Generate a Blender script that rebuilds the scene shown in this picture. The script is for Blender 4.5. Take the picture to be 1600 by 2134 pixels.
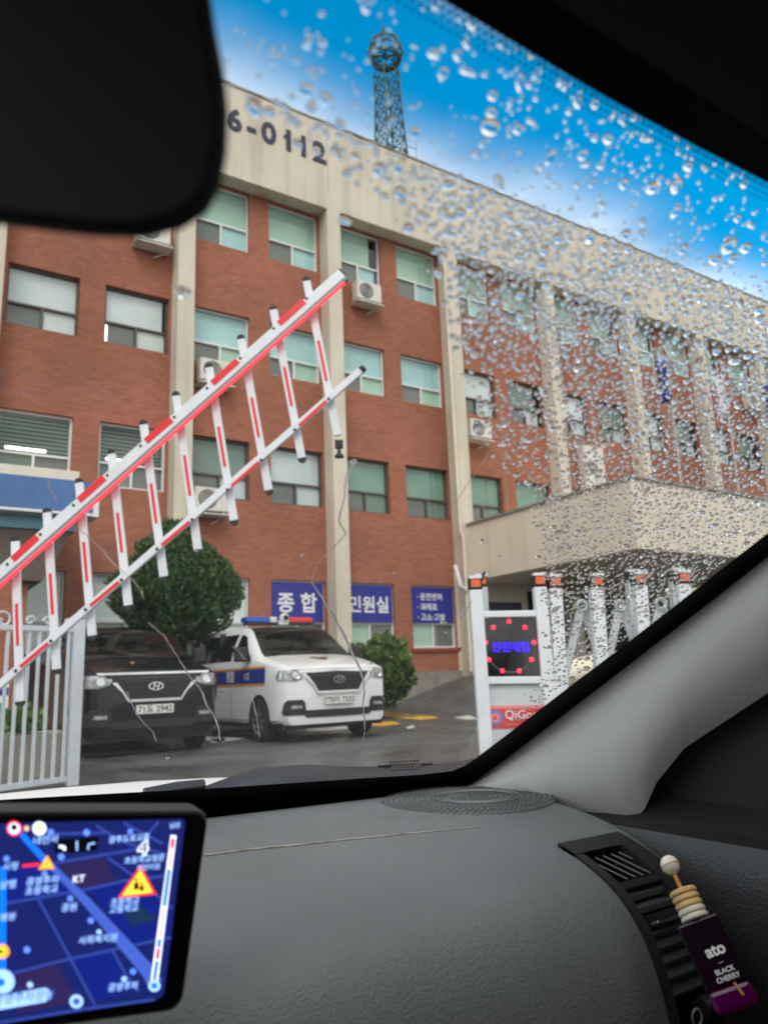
import bpy, bmesh, math, random
from mathutils import Vector as V, Matrix, noise as mnoise
from math import sin, cos, pi, radians

for o in list(bpy.data.objects): bpy.data.objects.remove(o)
SC = bpy.context.scene
COL = SC.collection
rnd = random.Random(7)

# ------------------------------------------------------------------ camera
H = 0.9                                   # camera height; X runs along the facade, Y into the building
YAW, PITCH, ROLL, FPX = radians(33.442), radians(12.258), radians(-2.239), 1600.0
FW = V((sin(YAW)*cos(PITCH), cos(YAW)*cos(PITCH), sin(PITCH)))
_r = V((cos(YAW), -sin(YAW), 0)); _u = _r.cross(FW)
RT = _r*cos(ROLL) + _u*sin(ROLL); UP = -_r*sin(ROLL) + _u*cos(ROLL)
C0 = V((0, 0, H))
cam = bpy.data.cameras.new('camera'); camo = bpy.data.objects.new('camera', cam); COL.objects.link(camo)
camo.matrix_world = Matrix(((RT.x, UP.x, -FW.x, 0), (RT.y, UP.y, -FW.y, 0), (RT.z, UP.z, -FW.z, H), (0, 0, 0, 1)))
cam.sensor_fit = 'VERTICAL'; cam.sensor_height = 36; cam.lens = 36*FPX/2134
cam.clip_start = 0.02; cam.clip_end = 2000
cam.dof.use_dof = True; cam.dof.focus_distance = 1.05; cam.dof.aperture_fstop = 7.6
SC.camera = camo
SC.render.resolution_x, SC.render.resolution_y = 767, 1024

# ------------------------------------------------------------------ sky, sun, exposure
SUN_EL, SUN_AZ = radians(48), radians(215)        # azimuth clockwise from +Y: behind the car, to the left
W = bpy.data.worlds.new('World'); SC.world = W; W.use_nodes = True
nt = W.node_tree; nt.nodes.clear()
out = nt.nodes.new('ShaderNodeOutputWorld'); bg = nt.nodes.new('ShaderNodeBackground')
sky = nt.nodes.new('ShaderNodeTexSky'); sky.sky_type = 'NISHITA'; sky.sun_disc = False
sky.sun_elevation = SUN_EL; sky.sun_rotation = SUN_AZ; sky.air_density = 1.0; sky.dust_density = 0.3; sky.ozone_density = 3.0
tc = nt.nodes.new('ShaderNodeTexCoord'); sep = nt.nodes.new('ShaderNodeSeparateXYZ'); L = nt.links.new
def mth(op, a, b=None):
    n = nt.nodes.new('ShaderNodeMath'); n.operation = op
    for i, q in enumerate((a, b)):
        if q is None: continue
        if isinstance(q, (int, float)): n.inputs[i].default_value = q
        else: L(q, n.inputs[i])
    return n.outputs[0]
# a flat cloud deck overhead: direction -> point on the deck; it begins beyond the building and runs parallel to it
L(tc.outputs['Generated'], sep.inputs[0])
zz = mth('MAXIMUM', sep.outputs['Z'], .04); dx = mth('DIVIDE', sep.outputs['X'], zz); dy = mth('DIVIDE', sep.outputs['Y'], zz)
cb = nt.nodes.new('ShaderNodeCombineXYZ'); L(dx, cb.inputs[0]); L(dy, cb.inputs[1])
nz = nt.nodes.new('ShaderNodeTexNoise'); nz.inputs['Scale'].default_value = 1.7; nz.inputs['Detail'].default_value = 6; L(cb.outputs[0], nz.inputs['Vector'])
cv = mth('ADD', dy, mth('MULTIPLY', mth('SUBTRACT', nz.outputs[0], .5), .18))
cr = nt.nodes.new('ShaderNodeMapRange'); cr.interpolation_type = 'SMOOTHSTEP'
cr.inputs['From Min'].default_value = .88; cr.inputs['From Max'].default_value = 1.26
c2 = nt.nodes.new('ShaderNodeMapRange'); c2.interpolation_type = 'SMOOTHSTEP'; c2.inputs['From Min'].default_value = .76; c2.inputs['From Max'].default_value = .58   # the overcast closes again behind the blue gap
hs = nt.nodes.new('ShaderNodeHueSaturation'); hs.inputs['Hue'].default_value = .48; hs.inputs['Saturation'].default_value = 1.6; hs.inputs['Value'].default_value = 1.5
mx = nt.nodes.new('ShaderNodeMix'); mx.data_type = 'RGBA'
L(cv, cr.inputs['Value']); L(cv, c2.inputs['Value']); L(mth('MAXIMUM', cr.outputs[0], c2.outputs[0]), mx.inputs[0]); L(sky.outputs[0], hs.inputs['Color']); L(hs.outputs[0], mx.inputs[6])
n3 = nt.nodes.new('ShaderNodeTexNoise'); n3.inputs['Scale'].default_value = 2.6; n3.inputs['Detail'].default_value = 7; L(cb.outputs[0], n3.inputs['Vector'])
rp = nt.nodes.new('ShaderNodeValToRGB'); rp.color_ramp.elements[0].position = .34; rp.color_ramp.elements[0].color = (.50, .51, .53, 1); rp.color_ramp.elements[1].position = .62; rp.color_ramp.elements[1].color = (1, .99, .97, 1)
cm = nt.nodes.new('ShaderNodeMix'); cm.data_type = 'RGBA'; cm.blend_type = 'MULTIPLY'; cm.inputs[0].default_value = 1; cm.inputs[7].default_value = (9.2, 9.1, 8.9, 1)   # bright cloud, same units as the sky texture
L(n3.outputs[0], rp.inputs[0]); L(rp.outputs[0], cm.inputs[6]); L(cm.outputs[2], mx.inputs[7])
L(mx.outputs[2], bg.inputs[0]); bg.inputs[1].default_value = 0.1; L(bg.outputs[0], out.inputs[0])
sun = bpy.data.lights.new('sun', 'SUN'); sun.energy = 0.9; sun.angle = radians(25); sun.color = (1, .95, .88)
suno = bpy.data.objects.new('sun', sun); COL.objects.link(suno)
sdir = V((sin(SUN_AZ)*cos(SUN_EL), cos(SUN_AZ)*cos(SUN_EL), sin(SUN_EL)))
suno.rotation_euler = sdir.to_track_quat('Z', 'Y').to_euler(); suno.location = (-20, -20, 40)
vs = SC.view_settings; vs.view_transform = 'Standard'; vs.look = 'None'; vs.gamma = 1; vs.use_curve_mapping = False; vs.exposure = 0.9
cy = SC.cycles
cy.use_denoising = True; cy.max_bounces = 14; cy.transparent_max_bounces = 32; cy.transmission_bounces = 12; cy.glossy_bounces = 6; cy.diffuse_bounces = 5
cy.caustics_reflective = False; cy.caustics_refractive = True; cy.sample_clamp_indirect = 6

# ------------------------------------------------------------------ helpers
def ray(u, v): return RT*((u-800)/FPX) - UP*((v-1067)/FPX) + FW
def at(u, v, d): return C0 + ray(u, v)*d
def onX(u, v, x): r = ray(u, v); return C0 + r*(x/r.x)
def onY(u, v, y): r = ray(u, v); return C0 + r*(y/r.y)
def onZ(u, v, z): r = ray(u, v); return C0 + r*((z-H)/r.z)
NV = V((sin(YAW), cos(YAW), 0))
def onN(u, v, d): r = ray(u, v); return C0 + r*(d/r.dot(NV))     # upright plane square to the view, d metres off

def s(r, g, b):
    f = lambda c: (c/255/12.92) if c <= 10 else ((c/255+.055)/1.055)**2.4
    return (f(r), f(g), f(b), 1)

MATS = {}
def M(name, col, rough=.55, metal=0., var=None, bump=None, emit=None, est=1., coat=0., spec=.5, streak=None, rvar=None):
    """principled material; var=(scale, amount) colour mottling, bump=(kind, scale, strength), streak = vertical dirt amount"""
    m = bpy.data.materials.new(name); m.use_nodes = True; MATS[name] = m
    t = m.node_tree; p = t.nodes['Principled BSDF']; l = t.links.new
    p.inputs['Base Color'].default_value = col; p.inputs['Roughness'].default_value = rough; p.inputs['Metallic'].default_value = metal
    p.inputs['Coat Weight'].default_value = coat; p.inputs['Specular IOR Level'].default_value = spec
    if emit: p.inputs['Emission Color'].default_value = emit; p.inputs['Emission Strength'].default_value = est
    if var or bump or streak:
        c = t.nodes.new('ShaderNodeTexCoord')
    if var:
        n = t.nodes.new('ShaderNodeTexNoise'); n.inputs['Scale'].default_value = var[0]; n.inputs['Detail'].default_value = 6
        l(c.outputs['Object'], n.inputs['Vector'])
        r = t.nodes.new('ShaderNodeMapRange'); r.inputs['From Min'].default_value = .3; r.inputs['From Max'].default_value = .7
        r.inputs['To Min'].default_value = 1-var[1]; r.inputs['To Max'].default_value = 1+var[1]*.6
        h = t.nodes.new('ShaderNodeHueSaturation'); h.inputs['Color'].default_value = col
        l(n.outputs[0], r.inputs['Value']); l(r.outputs[0], h.inputs['Value']); l(h.outputs[0], p.inputs['Base Color'])
        last = h.outputs[0]
        if streak:
            mp = t.nodes.new('ShaderNodeMapping'); mp.inputs['Scale'].default_value = (2.2, 2.2, .12)
            n2 = t.nodes.new('ShaderNodeTexNoise'); n2.inputs['Scale'].default_value = 1.6; n2.inputs['Detail'].default_value = 7
            l(c.outputs['Object'], mp.inputs[0]); l(mp.outputs[0], n2.inputs['Vector'])
            r2 = t.nodes.new('ShaderNodeMapRange'); r2.inputs['From Min'].default_value = .5; r2.inputs['From Max'].default_value = .75
            r2.inputs['To Max'].default_value = streak
            mm = t.nodes.new('ShaderNodeMix'); mm.data_type = 'RGBA'; mm.inputs[7].default_value = (.055, .05, .042, 1)
            l(n2.outputs[0], r2.inputs['Value']); l(r2.outputs[0], mm.inputs[0]); l(last, mm.inputs[6]); l(mm.outputs[2], p.inputs['Base Color'])
    if rvar:
        if not (var or bump or streak): c = t.nodes.new('ShaderNodeTexCoord')
        n = t.nodes.new('ShaderNodeTexNoise'); n.inputs['Scale'].default_value = rvar[0]; n.inputs['Detail'].default_value = 5; n.inputs['Distortion'].default_value = 1.2
        l(c.outputs['Object'], n.inputs['Vector']); r = t.nodes.new('ShaderNodeMapRange'); r.inputs['From Min'].default_value = .35; r.inputs['From Max'].default_value = .65
        r.inputs['To Min'].default_value = rvar[1]; r.inputs['To Max'].default_value = rvar[2]; l(n.outputs[0], r.inputs['Value']); l(r.outputs[0], p.inputs['Roughness'])
    if bump:
        k, sc_, st = bump
        n = t.nodes.new({'noise': 'ShaderNodeTexNoise', 'voronoi': 'ShaderNodeTexVoronoi'}[k]); n.inputs['Scale'].default_value = sc_
        l(c.outputs['Object'], n.inputs['Vector'])
        b = t.nodes.new('ShaderNodeBump'); b.inputs['Strength'].default_value = st; b.inputs['Distance'].default_value = .4/sc_
        l(n.outputs[0], b.inputs['Height']); l(b.outputs[0], p.inputs['Normal'])
    return m

def glass_sheet(name, tint, ior=1.5, extra=0.):
    """thin pane: tinted see-through mixed with a mirror reflection by Fresnel"""
    m = bpy.data.materials.new(name); m.use_nodes = True; MATS[name] = m
    t = m.node_tree; t.nodes.clear(); l = t.links.new
    o = t.nodes.new('ShaderNodeOutputMaterial'); mix = t.nodes.new('ShaderNodeMixShader')
    tr = t.nodes.new('ShaderNodeBsdfTransparent'); tr.inputs[0].default_value = tint
    gl = t.nodes.new('ShaderNodeBsdfGlossy'); gl.inputs['Roughness'].default_value = .004
    fr = t.nodes.new('ShaderNodeFresnel'); fr.inputs[0].default_value = ior
    a = t.nodes.new('ShaderNodeMath'); a.operation = 'ADD'; a.inputs[1].default_value = extra; a.use_clamp = True
    # a pane has no inside: the back face must reflect like the front
    g = t.nodes.new('ShaderNodeNewGeometry'); iv = t.nodes.new('ShaderNodeMix'); iv.data_type = 'FLOAT'
    iv.inputs[2].default_value = ior; iv.inputs[3].default_value = 1/ior
    l(g.outputs['Backfacing'], iv.inputs[0]); l(iv.outputs[0], fr.inputs[0])
    l(fr.outputs[0], a.inputs[0]); l(a.outputs[0], mix.inputs[0]); l(tr.outputs[0], mix.inputs[1]); l(gl.outputs[0], mix.inputs[2])
    l(mix.outputs[0], o.inputs[0]); return m

class MB:
    def __init__(self): self.v = []; self.f = []; self.smooth = False
    def add(self, vs, fs):
        n = len(self.v); self.v += [V(p) for p in vs]; self.f += [tuple(i+n for i in f) for f in fs]; return self
    def hexa(self, p):      # 8 corners: 4 bottom ring, 4 top ring
        return self.add(p, [(3, 2, 1, 0), (4, 5, 6, 7), (0, 1, 5, 4), (1, 2, 6, 5), (2, 3, 7, 6), (3, 0, 4, 7)])
    def box(self, x0, x1, y0, y1, z0, z1):
        return self.hexa([(x0, y0, z0), (x1, y0, z0), (x1, y1, z0), (x0, y1, z0), (x0, y0, z1), (x1, y0, z1), (x1, y1, z1), (x0, y1, z1)])
    def beam(self, a, b, w, t, n):      # bar a->b, width w across, thickness t along n
        a, b, n = V(a), V(b), V(n); d = (b-a).normalized(); n = (n-d*n.dot(d)).normalized(); c = d.cross(n)*(w/2); n = n*(t/2)
        return self.hexa([a-c-n, a+c-n, a+c+n, a-c+n, b-c-n, b+c-n, b+c+n, b-c+n])
    def prism(self, poly, ext):         # planar polygon (3D) pushed along ext
        k = len(poly); ext = V(ext); p = [V(q) for q in poly]
        return self.add(p+[q+ext for q in p], [tuple(range(k))[::-1], tuple(range(k, 2*k))]+[(i, (i+1) % k, (i+1) % k+k, i+k) for i in range(k)])
    def tube(self, path, r, n=8, cap=True):
        path = [V(p) for p in path]; k = len(path); rr = r if isinstance(r, (list, tuple)) else [r]*k
        vs = []; fs = []; nrm = None
        for i, p in enumerate(path):
            d = (path[min(i+1, k-1)]-path[max(i-1, 0)]).normalized()
            if nrm is None: nrm = d.orthogonal().normalized()
            nrm = (nrm-d*nrm.dot(d)).normalized(); bi = d.cross(nrm)
            vs += [p+(nrm*cos(2*pi*j/n)+bi*sin(2*pi*j/n))*rr[i] for j in range(n)]
        for i in range(k-1):
            for j in range(n):
                a = i*n+j; b = i*n+(j+1) % n; fs.append((a, b, b+n, a+n))
        if cap: fs += [tuple(range(n))[::-1], tuple(range((k-1)*n, k*n))]
        return self.add(vs, fs)
    def grid(self, rows, close=False):  # rows of equal-length point lists
        n = len(rows[0]); fs = []
        for i in range(len(rows)-1):
            for j in range(n if close else n-1):
                a = i*n+j; b = i*n+(j+1) % n; fs.append((a, b, b+n, a+n))
        return self.add([p for r in rows for p in r], fs)
    def disc(self, c, ax, r, n=20, r2=None):
        ax = V(ax).normalized(); x = ax.orthogonal().normalized(); y = ax.cross(x); c = V(c); r2 = r if r2 is None else r2
        return self.add([c+x*cos(2*pi*i/n)*r+y*sin(2*pi*i/n)*r2 for i in range(n)], [tuple(range(n))])
    def lathe(self, prof, o, ax, n=20):  # prof (radius, height) about axis ax from o
        ax = V(ax).normalized(); x = ax.orthogonal().normalized(); y = ax.cross(x); o = V(o)
        return self.grid([[o+ax*h+(x*cos(2*pi*i/n)+y*sin(2*pi*i/n))*max(r, 1e-5) for i in range(n)] for r, h in prof], True)
    def ball(self, c, r, n=14, k=9, sq=(1, 1, 1)):
        c = V(c)
        return self.grid([[c+V((cos(2*pi*j/n)*sin(pi*i/k)*r*sq[0], sin(2*pi*j/n)*sin(pi*i/k)*r*sq[1], cos(pi*i/k)*r*sq[2])) for j in range(n)] for i in range(k+1)], True)
    def build(self, name, mat, parent=None, smooth=False, local=False, bevel=0, solid=0, angle=40):
        me = bpy.data.meshes.new(name)
        off = V((0, 0, 0))
        if parent is not None and not local:
            rt = parent
            while rt.parent: rt = rt.parent
            off = rt.location
        me.from_pydata([tuple(p-off) for p in self.v], [], self.f)
        bm = bmesh.new(); bm.from_mesh(me); bmesh.ops.recalc_face_normals(bm, faces=bm.faces); bm.to_mesh(me); bm.free()
        if mat: me.materials.append(MATS[mat] if isinstance(mat, str) else mat)
        o = bpy.data.objects.new(name, me); COL.objects.link(o)
        if parent is not None: o.parent = parent
        if solid:
            q = o.modifiers.new('solid', 'SOLIDIFY'); q.thickness = solid; q.offset = 0
        if bevel:
            q = o.modifiers.new('bevel', 'BEVEL'); q.width = bevel; q.segments = 2; q.limit_method = 'ANGLE'; q.angle_limit = radians(35)
        if smooth:
            me.shade_smooth()
            if angle < 180: me.set_sharp_from_angle(angle=radians(angle))
        return o

def empty(name, loc, label=None, cat=None, group=None):
    o = bpy.data.objects.new(name, None); COL.objects.link(o); o.location = loc; o.empty_display_size = .2
    if label: tag(o, label, cat, group)
    return o
def tag(o, label, cat, group=None, kind=None):
    if label: o['label'] = label
    if cat: o['category'] = cat
    if group: o['group'] = group
    if kind: o['kind'] = kind
    return o
def lab(o, label): o['label'] = label; return o

def text_mb(txt, o, xd, yd, size, fat=0., depth=0., mirror=False, align='CENTER', space=1.):
    """letters as an MB, lying on the plane through o with x direction xd, up direction yd"""
    cu = bpy.data.curves.new('t', 'FONT'); cu.body = txt; cu.size = 1; cu.offset = fat; cu.align_x = align; cu.align_y = 'CENTER'; cu.resolution_u = 3; cu.space_character = space
    ob = bpy.data.objects.new('t', cu); COL.objects.link(ob)
    bpy.context.view_layer.update()
    me = bpy.data.meshes.new_from_object(ob.evaluated_get(bpy.context.evaluated_depsgraph_get()))
    xd, yd = V(xd).normalized(), V(yd).normalized(); n = xd.cross(yd); mb = MB(); o = V(o)
    sx = -1 if mirror else 1
    mb.add([o+xd*(p.co.x*size*sx)+yd*(p.co.y*size)+n*depth for p in me.vertices], [tuple(f.vertices) for f in me.polygons])
    bpy.data.objects.remove(ob); bpy.data.curves.remove(cu); bpy.data.meshes.remove(me)
    return mb
# ------------------------------------------------------------------ materials
M('asphalt', (.098, .098, .1, 1), .5, rvar=(.5, .16, .6), var=(1.3, .35), bump=('noise', 60, .25), spec=.6)
M('line_white', (.62, .62, .6, 1), .6, var=(6, .35)); M('line_yellow', (.75, .42, .04, 1), .6, var=(6, .35))
M('cream', s(208, 199, 182), .75, var=(.7, .12), streak=.24, bump=('noise', 14, .15))
M('cream_flat', s(222, 211, 192), .75, var=(.9, .10), streak=.12)
M('concrete', s(150, 145, 135), .85, var=(1.4, .35), streak=.75)
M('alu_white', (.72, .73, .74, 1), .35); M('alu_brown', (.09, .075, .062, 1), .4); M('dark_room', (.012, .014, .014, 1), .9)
M('sill_tile', s(150, 70, 50), .6); M('sign_blue', s(38, 42, 140), .45, emit=s(38, 42, 140), est=.0); M('letter_white', (.8, .8, .82, 1), .5)
M('number_navy', (.02, .02, .06, 1), .5)
M('ac_white', (.66, .64, .58, 1), .45, var=(5, .12)); M('ac_dark', (.06, .06, .06, 1), .6); M('steel_grey', (.35, .36, .37, 1), .45, .4)
M('awning_blue', s(58, 104, 162), .25, coat=.3, var=(1.5, .25)); M('awning_teal', s(100, 150, 168), .35); M('brown_soffit', (.10, .075, .06, 1), .6)
M('steel_white', (.60, .66, .72, 1), .4, var=(9, .08)); M('rubber', (.014, .014, .014, 1), .6)
M('tower_green', (.02, .075, .06, 1), .5)
for nm, c in dict(sage=(128, 162, 147), green=(182, 214, 196), grey=(228, 230, 234), teal=(184, 222, 226), dim=(118, 138, 130), white=(226, 228, 228), screen=(118, 118, 115), slat=(110, 128, 118), pale=(215, 222, 228), panel=(246, 248, 250)).items():
    M('blind_'+nm, s(*c), .8, var=(1.5, .1))
glass_sheet('pane_glass', (.90, .95, .93, 1), 1.5, .02)
glass_sheet('pane_clear', (.9, .93, .92, 1), 1.5, .0)
M('lamp_tube', (1, 1, 1, 1), .5, emit=(1, 1, .95, 1), est=2.2)

def brick_material():
    m = bpy.data.materials.new('brick'); m.use_nodes = True; MATS['brick'] = m
    t = m.node_tree; p = t.nodes['Principled BSDF']; l = t.links.new
    g = t.nodes.new('ShaderNodeNewGeometry'); sp = t.nodes.new('ShaderNodeSeparateXYZ'); cb = t.nodes.new('ShaderNodeCombineXYZ')
    sm = t.nodes.new('ShaderNodeMath'); l(g.outputs['Position'], sp.inputs[0]); l(sp.outputs[0], sm.inputs[0]); l(sp.outputs[1], sm.inputs[1])
    l(sm.outputs[0], cb.inputs[0]); l(sp.outputs[2], cb.inputs[1])
    b = t.nodes.new('ShaderNodeTexBrick'); l(cb.outputs[0], b.inputs['Vector'])
    b.inputs['Color1'].default_value = (.385, .140, .080, 1); b.inputs['Color2'].default_value = (.31, .107, .062, 1); b.inputs['Mortar'].default_value = (.19, .085, .06, 1)
    b.inputs['Scale'].default_value = 1; b.inputs['Brick Width'].default_value = .2; b.inputs['Row Height'].default_value = .067; b.inputs['Mortar Size'].default_value = .005
    n = t.nodes.new('ShaderNodeTexNoise'); n.inputs['Scale'].default_value = .55; n.inputs['Detail'].default_value = 6; l(g.outputs['Position'], n.inputs['Vector'])
    r = t.nodes.new('ShaderNodeMapRange'); r.inputs['From Min'].default_value = .3; r.inputs['From Max'].default_value = .7; r.inputs['To Min'].default_value = .82; r.inputs['To Max'].default_value = 1.14
    h = t.nodes.new('ShaderNodeHueSaturation'); l(n.outputs[0], r.inputs['Value']); l(r.outputs[0], h.inputs['Value']); l(b.outputs[0], h.inputs['Color'])
    l(h.outputs[0], p.inputs['Base Color']); p.inputs['Roughness'].default_value = .8
    bu = t.nodes.new('ShaderNodeBump'); bu.inputs['Strength'].default_value = .35; bu.inputs['Distance'].default_value = .01; bu.invert = True
    l(b.outputs['Fac'], bu.inputs['Height']); l(bu.outputs[0], p.inputs['Normal'])
brick_material()

def window_mats(): pass

# ------------------------------------------------------------------ ground
def sst(a, b, x): x = max(0, min(1, (x-a)/(b-a))); return x*x*(3-2*x)
def gh(x, y): return 1.0*sst(9.6, 14.6, x)*sst(9.5, 15.5, y)
xs = [-500, -100, -30, -10, 0, 4, 7]+[8+.5*i for i in range(28)]+[24, 30, 40, 80, 200, 600]
ys = [-500, -100, -30, -8, 0, 4, 7]+[8+.5*i for i in range(19)]+[20, 40, 100, 300, 900]
ground = MB().grid([[(x, y, gh(x, y)) for x in xs] for y in ys]).build('ground', 'asphalt', smooth=True, angle=180)
tag(ground, 'dark wet asphalt forecourt in front of the brick building', None, kind='structure')
def marking(name, pts, mat):
    P = []
    for u, v in pts:
        z = 0.
        for _ in range(12): q = onZ(u, v, z); z = .6*z+.4*min(gh(q.x, q.y), .6)
        P.append((q.x, q.y, gh(q.x, q.y)+.006))
    MB().add(P, [tuple(range(len(P)))]).build(name, mat, ground)
marking('painted_line', [(170, 1571), (320, 1561), (322, 1567), (172, 1578)], 'line_white')
marking('painted_line', [(22, 1550), (130, 1569), (132, 1575), (22, 1556)], 'line_white')
marking('painted_line', [(325, 1522), (470, 1540), (468, 1548), (322, 1529)], 'line_white')
marking('painted_line', [(640, 1520), (760, 1511), (762, 1517), (640, 1527)], 'line_white')
marking('painted_line', [(440, 1541), (540, 1531), (540, 1537), (440, 1549)], 'line_white')
marking('painted_arrow', [(792, 1484), (900, 1493), (915, 1496), (880, 1501), (795, 1494)], 'line_yellow')
marking('painted_arrow', [(770, 1505), (820, 1504), (836, 1509), (800, 1514), (765, 1512)], 'line_yellow')
marking('painted_arrow', [(945, 1496), (975, 1491), (1000, 1499), (970, 1500)], 'line_white')
marking('painted_line', [(845, 1516), (860, 1512), (866, 1516), (850, 1520)], 'line_white')

# ------------------------------------------------------------------ the building
WY = 17.0; PY = 16.55; P0 = 5.30; PS = 4.13
SILL = [1.67, 5.27, 8.67, 11.95]; HEAD = [3.37, 6.76, 10.10, 13.66]
bld = empty('police_station', (20, WY, 0), 'long four storey brick office building with cream pillars and parapet', 'building')
KS = range(-2, 9)
def style(k, f, w):
    if f == 3: return ('alu_white', 'green', 'screen', 'teal')
    if f == 2:
        if k <= -1: return ('alu_brown', 'grey', 'screen', 'white')
        if k in (0, 1): return ('alu_white', 'teal', 'screen', 'green')
        return ('alu_brown', 'grey' if w == 0 else 'dim', 'screen', 'pale')
    if f == 1:
        if k <= -1: return ('alu_white', 'slat', 'slat', 'screen')
        if k == 0: return ('alu_brown', 'dim' if w == 0 else 'pale', 'screen', 'pale')
        return ('alu_brown', 'sage', 'screen', 'dim')
    if k <= -1 or (k == 0 and w == 0): return ('alu_white', 'panel', 'panel', 'panel')
    return ('alu_white', 'dim', 'green', 'screen')
for k in KS:
    P = P0+PS*k; x0, x1 = P+.41, P+PS+.0
    wx = [(P+.53, P+2.02), (P+2.58, P+4.07)]
    # brick wall of the bay, openings left out, reveals 0.16 deep
    XB = [x0-.2, wx[0][0], wx[0][1], wx[1][0], wx[1][1], x1+.2]; ZB = [0.35]
    for f in range(4): ZB += [SILL[f], HEAD[f]]
    ZB += [14.2]
    mb = MB()
    for i in range(5):
        for j in range(len(ZB)-1):
            hole = i in (1, 3) and j % 2 == 1
            a, b, c, d = XB[i], XB[i+1], ZB[j], ZB[j+1]
            if not hole: mb.add([(a, WY, c), (b, WY, c), (b, WY, d), (a, WY, d)], [(0, 1, 2, 3)])
            else:
                Y2 = WY+.2
                mb.add([(a, WY, c), (b, WY, c), (b, WY, d), (a, WY, d), (a, Y2, c), (b, Y2, c), (b, Y2, d), (a, Y2, d)], [(0, 1, 5, 4), (1, 2, 6, 5), (2, 3, 7, 6), (3, 0, 4, 7)])
    mb.build('brick_wall', 'brick', bld)
    MB().box(P, P+.42, PY, WY+.05, 0.2, 13.72).build('pillar', 'cream', bld, bevel=.012)
    for f in range(4):
        for w in range(2):
            a, b = wx[w]; c, d = SILL[f], HEAD[f]
            if k >= 2 and f == 0: continue
            fr, top, ll, lr = style(k, f, w)
            Y = WY+.10; T = .05; zt = c+(d-c)*.385; xm = (a+b)/2
            m = MB()
            for q in ((a, b, c, c+T), (a, b, d-T, d), (a, a+T, c+T, d-T), (b-T, b, c+T, d-T), (a+T, b-T, zt-T/2, zt+T/2), (xm-T/2, xm+T/2, c+T, zt-T/2)):
                m.box(q[0], q[1], Y, Y+.08, q[2], q[3])
            wo = m.build('window', fr, bld)
            yp = Y+.05
            for q in ((a+T, b-T, zt+T/2, d-T), (a+T, xm-T/2, c+T, zt-T/2), (xm+T/2, b-T, c+T, zt-T/2)):
                MB().add([(q[0], yp, q[2]), (q[1], yp, q[2]), (q[1], yp, q[3]), (q[0], yp, q[3])], [(0, 1, 2, 3)]).build('pane', 'pane_glass', wo)
            yb = Y+.085
            drop = rnd.choice((0, 0, .08, .2)) if f in (2, 3) else 0
            side = rnd.choice((0, 0, .18, .3)) if f == 3 or (f == 2 and k > 1) else (.12 if f == 2 and k < 0 and w == 1 else 0)
            if top != 'slat':
                MB().box(a, b-side, yb, yb+.01, zt+drop*.0, d).build('blind', 'blind_'+top, wo)
            else:
                m = MB(); n = 9
                for i in range(n):
                    z0 = zt+.1+(d-zt-.1)*i/n; m.box(a, b, yb+.02, yb+.03, z0, z0+(d-zt)/n*.55)
                m.build('blind', 'blind_slat', wo)
            for q, st in (((a, xm), ll), ((xm, b-side*.5), lr)):
                if st == 'dark': continue
                MB().box(q[0], q[1], yb-.015, yb-.005, c, zt).build('blind', 'blind_'+st, wo)
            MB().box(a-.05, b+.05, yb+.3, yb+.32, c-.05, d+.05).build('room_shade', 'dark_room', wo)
            if f == 1 and k == -1:
                MB().box(a+.2, a+1.0 if w == 0 else a+.9, yb+.01, yb+.018, zt+.09, zt+.15).build('ceiling_lamp', 'lamp_tube', wo)
            if f == 2 and k == -1 and w == 1:
                MB().prism([(a+.055, yb-.03, c+.1), (a+.10, yb-.03, c+.1), (a+.10, yb-.03, zt-.06), (a+.055, yb-.03, zt-.06)], (0, .006, 0)).build('ceiling_lamp', 'lamp_tube', wo)
            if f == 0 and k >= 0:
                MB().box(a-.08, b+.08, WY-.06, WY+.1, c-.09, c-.002).build('sill', 'sill_tile', wo)
XL, XR = P0+PS*-2, P0+PS*9+.42
MB().box(XL, XR, PY+.003, WY+.4, 13.703, 16.41).build('parapet_beam', 'cream', bld, bevel=.015)
MB().box(XL, XR, PY-.02, PY+.35, 16.41, 16.48).build('coping', 'concrete', bld)
m = MB()
for k in KS: m.box(P0+PS*k+.05, P0+PS*k+.064, PY-.002, PY+.01, 14.2, 16.4)
m.build('panel_joint', 'concrete', bld)
MB().box(XL, XR, WY+.6, 30, 0, 16.2).build('core_block', 'concrete', bld)
MB().box(XL, 13.5, WY-.12, WY+.05, -.1, 1.05).build('plinth', 'concrete', bld)
MB().box(13.502, XR, WY-.06, WY+.05, -.1, 5.27-1.5).build('entrance_wall', 'cream_flat', bld)
# number on the parapet
for ch, u in (('6', 488), ('-', 524), ('0', 560), ('1', 601), ('1', 632), ('2', 665)):
    cx_ = onY(u, 240+(u-488)*.37, PY).x; mb = text_mb(ch, (cx_, PY-.012, 15.36), (1, 0, 0), (0, 0, 1), .88, fat=.03)
    if ch == '1': mb.prism([(cx_-.14, PY-.012, 15.50), (cx_+.02, PY-.012, 15.64), (cx_+.02, PY-.012, 15.54), (cx_-.14, PY-.012, 15.42)], (0, .004, 0))
    mb.build('number_letter', 'number_navy', bld, solid=.02)
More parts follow.
